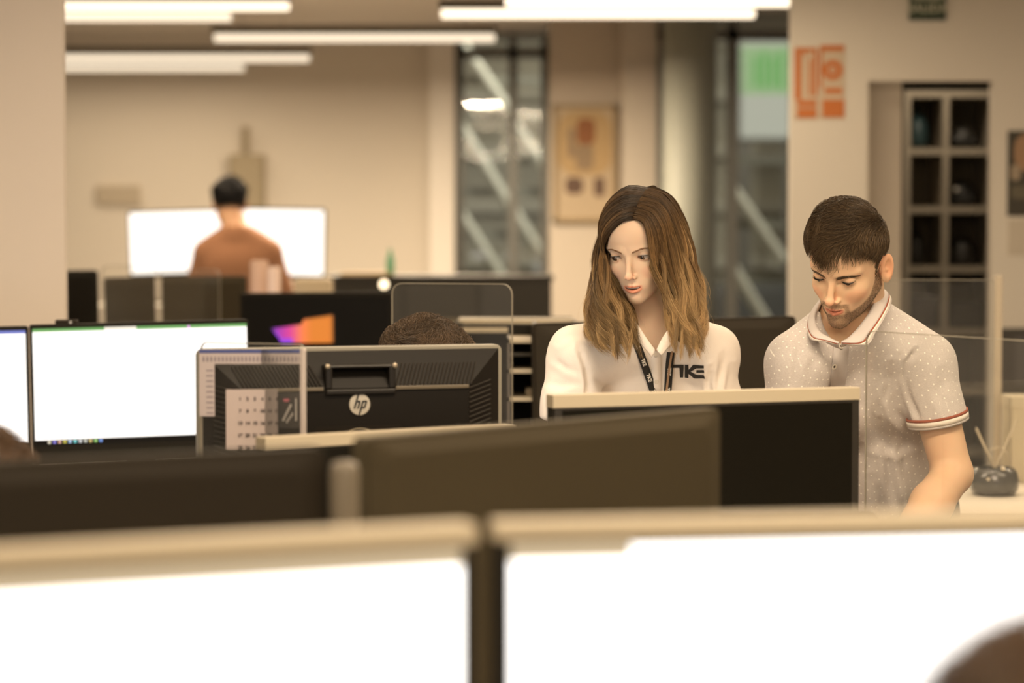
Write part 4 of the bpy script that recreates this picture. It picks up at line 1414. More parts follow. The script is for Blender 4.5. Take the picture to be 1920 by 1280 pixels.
def pendant_at(x, y, L, z, label, power, e=1.6):
    r = empty('pendant_light', (x, y, z)); tag(r, label, 'ceiling light', 'linear pendant lights')
    mb = MB(); mb.box(-L / 2 - .01, L / 2 + .01, -.035, .035, .022, .065)
    mb.build('housing', mat('lamp_housing', (.14, .12, .09), .5), r, bevel=.004)
    mb = MB(); mb.box(-L / 2, L / 2, -.022, .022, -.016, .021)
    mb.build('diffuser', glow('lamp_diffuser_%d' % (e * 100), (1, .82, .60), e), r, bevel=.006)
    for sx in (-1, 1):
        mb = MB(); mb.tube([(sx * L * .4, 0, .06), (sx * L * .4, 0, 2.72 - z)], .002, 6); mb.build('suspension_wire', METAL, r)
    if power:
        l = bpy.data.lights.new('lamp', 'AREA'); l.shape = 'RECTANGLE'; l.size = L; l.size_y = .06; l.energy = power; l.color = (1, .79, .55)
        lo = bpy.data.objects.new('lamp', l); COL.objects.link(lo); lo.parent = r; lo.location = (0, 0, -.035)
    return r


def lights():
    P = 16
    pendant(0, 545, 13, label='top left pendant bar light, nearest of the four by the pillar', length=1.45, power=P, e=1.9)
    pendant(0, 436, 33, label='second pendant bar light from the top at the left, just under the topmost', length=1.45, power=P, e=1.4)
    pendant(405, 928, 72, label='pendant bar light hanging alone over the standing man at the back wall', power=175)
    pendant(0, 582, 110, label='longer one of the two low pendant bar lights beside the left pillar', length=1.5, power=5, e=1.2)
    pendant(0, 460, 128, label='lowest and farthest pendant bar light beside the left pillar', length=1.5, power=4, e=1.1)
    pendant(828, 1412, 27, label='lower left one of the two bright pendant bars at top centre', power=16, e=2.2)
    pendant(948, 1487, 5, label='topmost bright pendant bar at the top edge, right of centre', power=18, e=2.4)
    for (x, y, p, w) in ((-1.15, 5.0, 28, 'spreadsheet monitor'), (.65, 3.45, 46, 'switched-off silver-topped monitor'), (.65, 5.85, 22, 'wide dark monitor back'), (2.3, 4.4, 18, 'side cabinet'), (-1.2, 2.3, 24, 'left foreground desk'), (1.1, 1.2, 66, 'right foreground screen, added as frontal fill'), (-.6, .2, 40, 'photographer, nearest of all, added as fill'), (2.1, 7.2, 15, 'storeroom opening'), (3.6, 6.8, 10, 'dark poster on the right wall'), (-1.6, 8.3, 14, 'dark monitor backs in the distance'), (.4, 8.6, 14, 'violet and orange screen')):
        pendant_at(x, y, 1.5, 2.47, 'pendant bar light above the frame, over the ' + w, p)  # the two bars nearest the camera are added for frontal fill


def desk(x0, x1, y0, y1, label, z=.74, m=None):
    r = empty('desk', ((x0 + x1) / 2, (y0 + y1) / 2, 0)); tag(r, label, 'desk')
    w, dd = (x1 - x0) / 2, (y1 - y0) / 2
    mb = MB(); mb.box(-w, w, -dd, dd, z - .03, z); mb.build('desktop', m or DESKM, r, bevel=.003)
    for sx in (-1, 1):
        for sy in (-1, 1):
            mb = MB(); mb.box(sx * (w - .06) - .025, sx * (w - .06) + .025, sy * (dd - .06) - .025, sy * (dd - .06) + .025, 0, z - .03)
            mb.build('leg', METAL, r)
    return r


def stand(r, h_bottom, ydeep, m, desk_z=0.0):
    mb = MB(); mb.box(-.035, .035, ydeep, ydeep + .03, .012, h_bottom + .16); mb.build('stand', m, r, bevel=.004)
    mb = MB(); mb.prism(round_rect(.24, .012, .005, 3, 0, .006), ydeep - .09, ydeep + .11); mb.build('base', m, r, bevel=.002)


def mframe(L, R, ztop, desk_z):
    """Frame of a monitor whose top edge runs from photo point L to R at height ztop; returns root location, yaw, width."""
    dl, dr = depth_of(L[1], ztop), depth_of(R[1], ztop)
    a = Vector((Wx(L[0], dl), dl, 0)); b = Vector((Wx(R[0], dr), dr, 0))
    # account for row-dependent x (small)
    a.x = W(L[0], L[1], dl).x; b.x = W(R[0], R[1], dr).x
    return a, b


def monitor(label, L, R, ztop, h, desk_z=.74, extend=None, chin=.022, bez=(.016, .012), shell=None, inner=None, screen=None, logo=False, group=None, cat='monitor', name='monitor'):
    """Screen side toward the camera."""
    a, b = mframe(L, R, ztop, desk_z)
    if extend:
        d = (b - a).normalized()
        if extend[0] == 'L': a = b - d * extend[1]
        else: b = a + d * extend[1]
    c = (a + b) / 2; w = (b - a).length; yaw = math.atan2(b.y - a.y, b.x - a.x)
    r = empty(name, (c.x, c.y, desk_z), yaw); tag(r, label, cat, group)
    H = ztop - desk_z; zb = H - h
    shell = shell or SILV
    mb = MB(); mb.prism(round_rect(w, h, .006, 3, 0, H - h / 2), 0, .030)
    mb.prism(round_rect(w * .6, h * .6, .02, 3, 0, H - h / 2), .029, .050)
    tb, sb = bez
    mb.build('housing', DARKM, r, bevel=.002)
    if shell is SILV:
        mb = MB(); mb.box(-w / 2 - .0005, w / 2 + .0005, -.0016, .031, H - tb, H + .0012); mb.build('top_bezel', SILV, r, bevel=.0012)
    if inner:
        mb = MB(); mb.box(-w / 2 + .003, w / 2 - .003, -.0012, .002, zb + .004, H - tb - .001); mb.build('inner_bezel', inner, r)
    scr = screen(r, -w / 2 + sb, w / 2 - sb, zb + chin, H - tb - .004, -.0022)
    stand(r, zb, .045, DARKM2)
    if logo:
        mb = MB(); mb.lathe([(.0001, 0), (.0050, 0), (.0050, .0015), (.0001, .0015)], 20)
        mb.v = [(x, -z, y + H - tb / 2 - .0005) for x, y, z in mb.v]
        mb.build('logo', mat('logo_grey', (.16, .14, .11), .4), r)
    return r


def flat_screen(m, name='screen'):
    def f(r, x0, x1, z0, z1, y):
        mb = MB(); mb.box(x0, x1, y, y + .002, z0, z1); return mb.build(name, m, r)
    return f


def off_screen(r, x0, x1, z0, z1, y):
    mb = MB(); mb.box(x0, x1, y, y + .002, z0, z1)
    return mb.build('screen', mat('screen_off', (.006, .005, .003), .35, spec=.15), r)


def panel(mb, x0, x1, z0, z1, y, mi=0): mb.box(x0, x1, y - .0006, y, z0, z1, mi)


def monitor_back(label, L, R, ztop, h, desk_z=.74, extend=None, m=None, edge=None, group=None, rear=1.3):
    """A monitor seen from behind: the domed back faces the camera."""
    a, b = mframe(L, R, ztop, desk_z)
    if extend:
        d = (b - a).normalized()
        if extend[0] == 'L': a = b - d * extend[1]
        else: b = a + d * extend[1]
    c = (a + b) / 2; w = (b - a).length; yaw = math.atan2(b.y - a.y, b.x - a.x)
    r = empty('monitor', (c.x, c.y, desk_z), yaw); tag(r, label, 'monitor', group)
    H = ztop - desk_z; zb = H - h; m = m or DARKM
    mb = MB(); mb.prism(round_rect(w, h, .012, 4, 0, H - h / 2), 0, .022)
    if edge: mb.build('frame', edge, r, bevel=.002)
    else: mb.build('frame', m, r, bevel=.003)
    mb = MB()
    o = round_rect(w - .012, h - .012, .012, 4, 0, H - h / 2); i = round_rect(w * .90, h * .86, .02, 4, 0, H - h / 2)
    mb.rings([[Vector((p[0], 0.001, p[1])) for p in i2] if False else [Vector((p[0], y, p[1])) for p in i2] for i2, y in ((o, .001), (o, -.002), (i, -.008))])
    mb.build('rear_cover', m, r)
    mb = MB(); mb.box(-w / 2 + .01, w / 2 - .01, .0215, .0235, zb + .01, H - .01)
    mb.build('screen', glow('screen_lit_rear_%d' % (rear * 10), (1, .95, .88), rear), r)
    stand(r, zb, -.075, m)
    return r, w, H, zb


def acrylic_panel(label, pts, d0, d1, ztop, zbot=.74, xs=None, edge_w=.005, rc=.02, mt=None, strip=0.0):
    """Clear upright divider between photo columns pts=(px0, px1) at depths d0, d1, standing on the desk."""
    a = Vector((Wx(pts[0], d0), d0, 0)); b = Vector((Wx(pts[1], d1), d1, 0))
    c = (a + b) / 2; w = (b - a).length; yaw = math.atan2(b.y - a.y, b.x - a.x)
    r = empty('acrylic_divider', (c.x, c.y, zbot), yaw); tag(r, label, 'desk divider')
    h = ztop - zbot
    o = round_rect(w, h, rc, 5, 0, h / 2)
    mb = MB()
    mb.add([(p[0], 0, p[1]) for p in o], [tuple(range(len(o)))])
    mb.build('pane', mt or CLEAR, r)
    n = len(o); mb = MB(); t = edge_w / 2
    inn = round_rect(w - .003, h - .003, max(rc - .0015, .001), 5, 0, h / 2)
    rings = [[Vector((o[k][0], -t, o[k][1])), Vector((o[k][0], t, o[k][1])), Vector((inn[k][0], t, inn[k][1])), Vector((inn[k][0], -t, inn[k][1]))] for k in list(range(n)) + [0]]
    mb.rings(rings, cap=False)
    mb.build('polished_edge', EDGE, r)
    if strip:
        mb = MB(); mb.box(w / 2 - strip, w / 2, -.004, .004, 0, h - rc * .6); mb.build('edge_strip', mat('strip_pale', (.60, .53, .50), .35), r, bevel=.001)
    for sx in (-1, 1):
        mb = MB(); mb.box(sx * w * .35 - .02, sx * w * .35 + .02, -.02, .02, 0, .03); mb.build('clamp', METAL, r, bevel=.002)
    return r
# ------------------------------------------------------------------ furniture and equipment
WHITE_UI = glow('screen_white', (1.0, .955, .90), 1.55)
BEIGE_UI = glow('screen_toolbar', (.72, .55, .34), 1.0)
DARK_UI = mat('screen_dark', (.006, .005, .004), .4, spec=.12)


def emis_tint():
    if 'emis_tint' in _M: return _M['emis_tint']
    m = glow('emis_tint', (1, 1, 1), 1.0); nt = m.node_tree
    a = nt.nodes.new('ShaderNodeAttribute'); a.attribute_name = 'tint'
    nt.links.new(a.outputs['Color'], nt.nodes['Principled BSDF'].inputs['Emission Color'])
    return m


UI_HOT = glow('screen_white_near', (1.0, .955, .90), 3.0)


def ui_front(strip, step=None):
    def f(r, x0, x1, z0, z1, y):
        mb = MB(); w = x1 - x0
        mb.box(x0, x1, y, y + .002, z0, z1 - strip, 0)
        if step:
            xs = x0 + step * w
            mb.box(x0, xs, y, y + .002, z1 - strip, z1, 1); mb.box(xs, x1, y, y + .002, z1 - strip, z1 - .002, 0)
        else: mb.box(x0, x1, y, y + .002, z1 - strip, z1, 1)
        return mb.build('screen', [UI_HOT, BEIGE_UI], r)
    return f


def ui_sheet(bar, gap=None):
    """White spreadsheet view with a coloured title bar, dark taskbar and small icons."""
    def f(r, x0, x1, z0, z1, y):
        mb = MB(); mb.box(x0, x1, y, y + .002, z0 + .012, z1 - .008, 0)
        if gap:
            w = x1 - x0
            mb.box(x0, x0 + gap[0] * w, y, y + .002, z1 - .008, z1, 1); mb.box(x0 + gap[0] * w, x0 + gap[1] * w, y, y + .002, z1 - .008, z1, 3)
            mb.box(x0 + gap[1] * w, x1, y, y + .002, z1 - .008, z1, 1)
        else: mb.box(x0, x1, y, y + .002, z1 - .008, z1, 1)
        mb.box(x0, x1, y, y + .002, z0, z0 + .012, 2)
        o = mb.build('screen', [WHITE_UI, bar, DARK_UI, glow('screen_pale', (.95, .88, .74), 1.0)], r)
        cols = [(.9, .8, .6), (.3, .25, .9), (.9, .5, .4), (.8, .7, .1), (.5, .7, 1), (.2, .8, .8), (.8, .8, .8), (.7, .7, .6), (.8, .6, .2), (.4, .8, .2), (.2, .4, 1)]
        if gap:
            ic = MB(); mats = []
            for k, c in enumerate(cols):
                xx = x0 + .030 + k * .0125; ic.box(xx, xx + .007, y - .0006, y, z0 + .003, z0 + .0095, k); mats.append(glow('icon_%d' % k, c, .9))
            ic.build('taskbar_icons', mats, o)
            ic = MB(); xx = x0 + .72 * (x1 - x0); ic.box(xx, xx + .006, y - .0006, y, z1 - .008, z1 - .001); ic.build('marker', glow('icon_pink', (.9, .3, .9), 1), o)
        return o
    return f


def wallpaper(r, x0, x1, z0, z1, y):
    mb = MB(); mb.box(x0, x1, y, y + .002, z0, z1); o = mb.build('screen', DARK_UI, r)
    # glowing desktop picture: a soft fan from violet through pink to orange
    n, m = 26, 14; V, T = [], []
    w = x1 - x0; k0, k1 = .19, .62
    for j in range(m):
        for i in range(n):
            u, v = i / (n - 1), j / (m - 1)
            top = .33 + .20 * max(0, (u - .05)) + (.10 if u > .48 else 0); bot = 1.0 if u > .12 else .62 + 2 * u
            V.append((x0 + w * (k0 + (k1 - k0) * u), y - .0008, z1 - (z1 - z0) * (.10 + .42 * ((1 - top * 1.25) + (bot - (1 - top * 1.25)) * v))))
            a = np.array([.20, .02, .55]); b = np.array([.75, .04, .30]); c = np.array([1.0, .22, .06]); d = np.array([.80, .22, .02])
            cc = a + (b - a) * min(u / .3, 1) if u < .3 else (b + (c - b) * ((u - .3) / .2) if u < .5 else c + (d - c) * min((u - .5) / .15, 1))
            if v > .7 and u < .35: cc = np.array([.32, .05, .80])
            edge = min(u / .08, 1, (1 - u) / .05, v / .10 + .1, 1)
            T.append(cc * max(edge, .05))
    Q = [(j * n + i, j * n + i + 1, (j + 1) * n + i + 1, (j + 1) * n + i) for j in range(m - 1) for i in range(n - 1)]
    q = np_mesh('desktop_picture', V, Q, emis_tint(), tint=np.array(T)); q.parent = o
    return o


def rolled(r, a): r.rotation_euler[1] = a; return r


def place_by_depth(L, R, dl, dr):
    """Frame from two photo points at known depths; returns points whose shared height is the mean, and the roll."""
    a, b = W(L[0], L[1], dl), W(R[0], R[1], dr)
    return a, b


def monitor_d(label, L, R, dl, dr, h, **kw):
    a, b = W(L[0], L[1], dl), W(R[0], R[1], dr)
    kw['desk_z'] = kw.get('desk_z', .74) + .003
    zt = (a.z + b.z) / 2; roll = math.atan2(b.z - a.z, (b - a).length)
    global mframe
    keep = mframe
    mframe = lambda *_: (Vector((a.x, a.y, 0)), Vector((b.x, b.y, 0)))
    try:
        r = (monitor_back if kw.pop('back', False) else monitor)(label, L, R, zt, h, **kw)
    finally: mframe = keep
    rolled(r[0] if isinstance(r, tuple) else r, -roll)
    return r


def equipment():
    desk(-1.25, 1.35, 1.78, 3.02, 'front white desk bench holding the bright foreground monitors')
    desk(-1.05, 1.00, 3.62, 4.60, 'white desk bench with the silver-topped monitors, in front of the two standing people')
    desk(-2.05, .90, 5.48, 6.56, 'white desk bench behind the standing people, holding the lit spreadsheet monitor')
    desk(-1.10, .90, 6.60, 7.12, 'narrow white desk under the low shelf, behind the standing woman')
    desk(-2.9, .35, 7.25, 9.3, 'white desk bench farther back under the violet and orange screen')
    # foreground pair
    monitor('large bright white monitor filling the lower left foreground, silver top edge', (0, 1033), (893, 984), 1.225, .345, extend=('L', .54),
            bez=(.017, .015), inner=DARKM, screen=ui_front(.014))
    monitor('large bright white monitor filling the lower right foreground, silver top edge', (928, 982), (1920, 962), 1.225, .345, extend=('R', .545),
            bez=(.015, .014), inner=DARKM, screen=ui_front(.014, .21))
    # dark backs right behind them
    monitor_back('black monitor back at the left edge, just behind the bright foreground screens', (0, 866), (612, 838), 1.24, .34, extend=('L', .58), m=DARKM2)
    monitor_back('wide greyish-brown blurred monitor back in the middle foreground', (682, 820), (1352, 764), 1.24, .34, m=mat('grey_plastic', (.050, .039, .021), .6, spec=.2))
    r = empty('desk_post', (Wx(645, 2.72), 2.72, .74)); tag(r, 'grey rounded post between the two dark monitor backs', 'post')
    mb = MB(); mb.lathe([(.0001, 0), (.045, 0), (.045, .012), (.020, .02), (.0001, .02)], 28); mb.build('base', METAL, r)
    zt = Wz(862, 2.72) - .74
    mb = MB(); mb.lathe([(.0165, .015), (.0165, zt - .012), (.014, zt - .003), (.0001, zt)], 24); mb.build('post', mat('post_grey', (.16, .135, .10), .4), r, smooth=True)
    monitor_back('low small dark monitor, only its corner showing under the silver-topped monitor', (1290, 960), (1650, 956), 1.085, .25, extend=('L', .42), m=DARKM2)
    # silver-topped pair facing the camera, switched off
    monitor('switched-off monitor with silver top edge, lower left one, below the round-logo monitor', (497, 822), (930, 798), 1.155, .33, extend=('R', .49), bez=(.018, .010),
            inner=DARKM, screen=off_screen, logo=True, group='silver-topped monitors')
    monitor('switched-off black monitor with silver top edge in front of the standing woman', (1037, 742), (1612, 727), 1.21, .345, bez=(.021, .016),
            inner=mat('bezel_dark', (.022, .018, .014), .4), screen=off_screen, logo=True, group='silver-topped monitors')
    hp_monitor()
    # lit pair at the left
    grn = glow('bar_green', (.13, .38, .10), 1.0); blu = glow('bar_blue', (.14, .18, .55), 1.0)
    monitor_d('lit white spreadsheet monitor with a green title bar at the left', (63, 609), (473, 598), 5.90, 6.04, .345, chin=.050, shell=DARKM, bez=(.006, .006), screen=ui_sheet(grn, (.33, .48)))
    monitor_d('lit white monitor with a blue title bar, cut off by the left edge', (-345, 620), (59, 611), 5.76, 5.88, .345, chin=.050, shell=DARKM, bez=(.006, .008), screen=ui_sheet(blu))
    r = empty('webcam', W(125, 609, 5.95)); tag(r, 'small dark webcam bar on top of the spreadsheet monitor', 'webcam')
    mb = MB(); mb.box(-.027, .027, -.012, .014, 0, .013); mb.build('body', DARKM2, r, bevel=.003)
    mb = MB(); mb.lathe([(.0001, 0), (.0035, 0), (.0035, .002), (.0001, .002)], 16); mb.v = [(x + .012, -.012 - z, y + .007) for x, y, z in mb.v]; mb.build('lens', mat('lens', (.5, .5, .5), .1), r)
    # screen with the violet and orange picture
    monitor_d('dark monitor showing a violet, pink and orange desktop picture', (452, 549), (738, 547), 7.5, 7.5, .31, shell=DARKM, bez=(.010, .010), screen=wallpaper)
    # big dark back between the two people
    monitor_d('wide dark monitor back seen between and behind the two standing people', (1006, 606), (1499, 592), 6.12, 6.3, .42, back=True, m=mat('charcoal_back', (.028, .022, .014), .6, spec=.2), edge=DARKM2)
    # dark backs in the distance at the left
    monitor_d('nearly black monitor back beside the left pillar, far behind the spreadsheet monitor', (40, 508), (187, 506), 8.5, 8.5, .32, back=True, m=DARKM)
    monitor_d('brownish-black monitor back second from the left pillar, in the distance', (200, 520), (296, 518), 8.7, 8.7, .32, back=True, m=mat('umber_back', (.035, .026, .013), .6, spec=.2))
    monitor_d('brownish-black monitor back nearest the standing man at the back, in the distance', (302, 517), (462, 517), 8.6, 8.6, .32, back=True, m=mat('umber_back2', (.045, .035, .019), .6, spec=.2))
    # acrylic dividers
    acrylic_panel('clear acrylic divider with a calendar, in front of the round-logo monitor', (377, 572), 4.12, 4.03, Wz(644, 4.05), edge_w=.003, strip=.008, rc=.012)
    acrylic_panel('clear rounded acrylic divider behind the curly-haired seated person', (735, 961), 5.62, 5.52, Wz(531, 5.57), rc=.025, edge_w=.005)
    acrylic_panel('clear acrylic divider in front of the man in the dotted shirt', (1624, 1975), 4.42, 3.95, 1.305, rc=.022, edge_w=.003)
    acrylic_panel('clear acrylic divider behind the man in the dotted shirt, by the storeroom opening', (1655, 1864), 6.35, 6.30, Wz(524, 6.33), zbot=.82, rc=.01, edge_w=.008)
    acrylic_panel('clear acrylic divider left of the dark backs, in the distance', (192, 296), 8.2, 8.2, Wz(498, 8.2), rc=.02, edge_w=.012)
    acrylic_panel('clear acrylic divider right of the other one beyond the spreadsheet monitor', (300, 413), 8.1, 8.1, Wz(505, 8.1), rc=.02, edge_w=.012)
    desk_things()
    far_things()


def hp_monitor():
    L, R = (371, 654), (941, 645)
    r, w, H, zb = monitor_back('black monitor with a round silver hp logo, seen from behind', L, R, 1.283, .36, m=DARKM, edge=mat('dull_silver', (.26, .24, .19), .45), rear=4.5)
    for c in list(r.children):
        if c.name.startswith('rear_cover'): bpy.data.objects.remove(c)
    m = mat('hp_black', (.010, .008, .006), .5, bump=.05, bscale=900, spec=.18)
    s = w / 569.0                      # metres per photo pixel across the back
    X = lambda px: (px - 655.5) * s
    Z = lambda py: H - (py - 648) * s
    xo, zo0, zo1 = w / 2 - .007, zb + .007, H - .007
    xi0, xi1, zi = X(440), X(862), Z(720)
    zbi = zb + .05
    y0, y1 = -.001, -.042
    mb = MB()
    O = [(-xo, zo1), (xo, zo1), (xo, zo0), (-xo, zo0)]; I = [(xi0, zi), (xi1, zi), (xi1, zbi), (xi0, zbi)]
    # sloped faces with the inner flat, leaving a pocket for the handle
    V = [Vector((x, y0, z)) for x, z in O] + [Vector((x, y1, z)) for x, z in I]
    mb.add(V, [(0, 4, 5, 1), (1, 5, 6, 2), (2, 6, 7, 3), (3, 7, 4, 0), (4, 7, 6, 5)])
    cover = mb.build('rear_cover', m, r)
    up = lambda px, t: Vector((X(px) + (0), y0 + (y1 - y0) * t, zo1 + (zi - zo1) * t))
    ribm = mat('rib_black', (.020, .016, .012), .4, spec=.3)
    # ribs over the upper slope, right and left of the handle
    for base, sg in ((724, 1), (586, -1)):
        mb = MB()
        for k in range(20):
            px = base + sg * k * 7.4
            a0 = up(px + sg * 18, .38); a1 = up(px, .97)
            mb.tube([a0 + Vector((0, -.0016, .0005)), a1 + Vector((0, -.0022, .001))], .0016, 6)
        mb.build('vent_ribs', ribm, cover)
    # lip coloured lighter for the strip lit from the ceiling
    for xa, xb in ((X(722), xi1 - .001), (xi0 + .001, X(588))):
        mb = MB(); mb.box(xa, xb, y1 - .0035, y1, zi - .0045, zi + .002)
        mb.build('vent_lip', mat('lip_highlight', (.13, .105, .07), .35), cover, bevel=.001)
    # ribs down the side slopes
    for sgn in (1, -1):
        mb = MB()
        for k in range(24):
            t = k / 23.0; z = zi - .004 - t * .20
            xa, xb = (xi1 if sgn > 0 else xi0), (xo if sgn > 0 else -xo)
            p0 = Vector((xa, y1 - .0015, z)); p1 = Vector((xa + (xb - xa) * .72, y1 + (y0 - y1) * .72 - .0015, z + .012))
            mb.tube([p0, p1], .0014, 6)
        mb.build('vent_ribs', ribm, cover)
    # handle recess
    hx0, hx1 = X(592), X(722)
    mb = MB()
    z1, z2 = Z(682), Z(722)
    mb.box(hx0, hx0 + .012, y1 - .004, -.004, z2, z1); mb.box(hx1 - .012, hx1, y1 - .004, -.004, z2, z1)
    mb.box(hx0, hx1, y1 - .004, -.004, z1 - .003, z1 + .003); mb.box(hx0, hx1, y1 - .006, -.004, z2 - .010, z2)
    mb.build('handle', mat('handle_black', (.014, .011, .008), .35, spec=.3), r, bevel=.0025)
    mb = MB(); mb.box(hx0 + .012, hx1 - .012, -.020, -.012, z2, z1 - .003); mb.build('handle_recess', mat('recess_black', (.004, .004, .004), .5), r)
    mb = MB()
    for k in range(14):
        xx = hx0 + .018 + k * (hx1 - hx0 - .036) / 13; mb.box(xx - .0016, xx + .0016, -.023, -.019, z2 + .012, z1 - .010)
    mb.build('port_row', mat('port_grey', (.07, .06, .045), .4), r)
    for xx in (hx0 + .003, hx1 - .002):
        mb = MB(); mb.lathe([(.0001, .002), (.004, .002), (.005, .0), (.004, -.002), (.0001, -.002)], 12); mb.v = [(x + xx, y1 - .005 - z, y + z1 + .001) for x, y, z in mb.v]
        mb.build('screw', mat('screw_bright', (.36, .30, .22), .3, metal=.4), r, smooth=True)
    # round badge with slanted letters
    bx, bz, br = X(655), Z(750), 19.5 * s
    mb = MB(); mb.lathe([(.0001, 0), (br, 0), (br, .0018), (br - .0008, .0025), (.0001, .0025)], 48); mb.v = [(x + bx, y1 - z, y + bz) for x, y, z in mb.v]
    badge = mb.build('logo', mat('badge_silver', (.60, .55, .46), .3, metal=.35), r)
    mb = MB(); sl = .30; q = br / 10
    def bar(x0, x1, za, zb_, mi=0):
        f = lambda x, z: (bx + x * q + z * q * sl, bz + z * q)
        P = [f(x0, za), f(x1, za), f(x1, zb_), f(x0, zb_)]
        mb.prism([P[0], P[1], P[2], P[3]], y1 - .0034, y1 - .0024)
    bar(-5.0, -3.4, -3.6, 9.2); bar(-1.6, 0.0, -3.6, 2.2); bar(-3.6, -.4, 2.0, 3.6)      # h
    bar(1.4, 3.0, -9.2, 3.6); bar(2.8, 5.6, 2.1, 3.6); bar(2.8, 5.6, -3.6, -2.1); bar(4.6, 6.2, -3.0, 3.0)      # p
    mb.build('logo_letters', mat('letter_black', (.012, .011, .010), .4), badge)
    # stand mount cover
    cx, cz, cr = X(655), Z(836), 43 * s
    mb = MB(); mb.tube([(cx + cr * math.cos(a), y1 - .0015, cz + cr * math.sin(a)) for a in np.linspace(0, 2 * math.pi, 49)], .0011, 6, cap=False)
    mb.build('mount_ring', mat('ring_gloss', (.30, .25, .17), .25), r, smooth=True)
    mb = MB(); mb.prism(round_rect(.16, .11, .006, 3, cx, Z(845)), y1 - .001, y1); mb.build('mount_cover', mat('mount_black', (.014, .011, .008), .4, spec=.2), r)


def sheet_on(name, label, cat, px0, px1, py0, py1, d, m, parent_mark=None, group=None):
    c = W((px0 + px1) / 2, py1, d)
    r = empty(name, c); tag(r, label, cat, group)
    w = Wx(px1, d) - Wx(px0, d); h = Wz(py0, d) - Wz(py1, d)
    mb = MB(); mb.box(-w / 2, w / 2, -.0004, .0004, 0, h); mb.build('sheet', m, r)
    return r, w, h


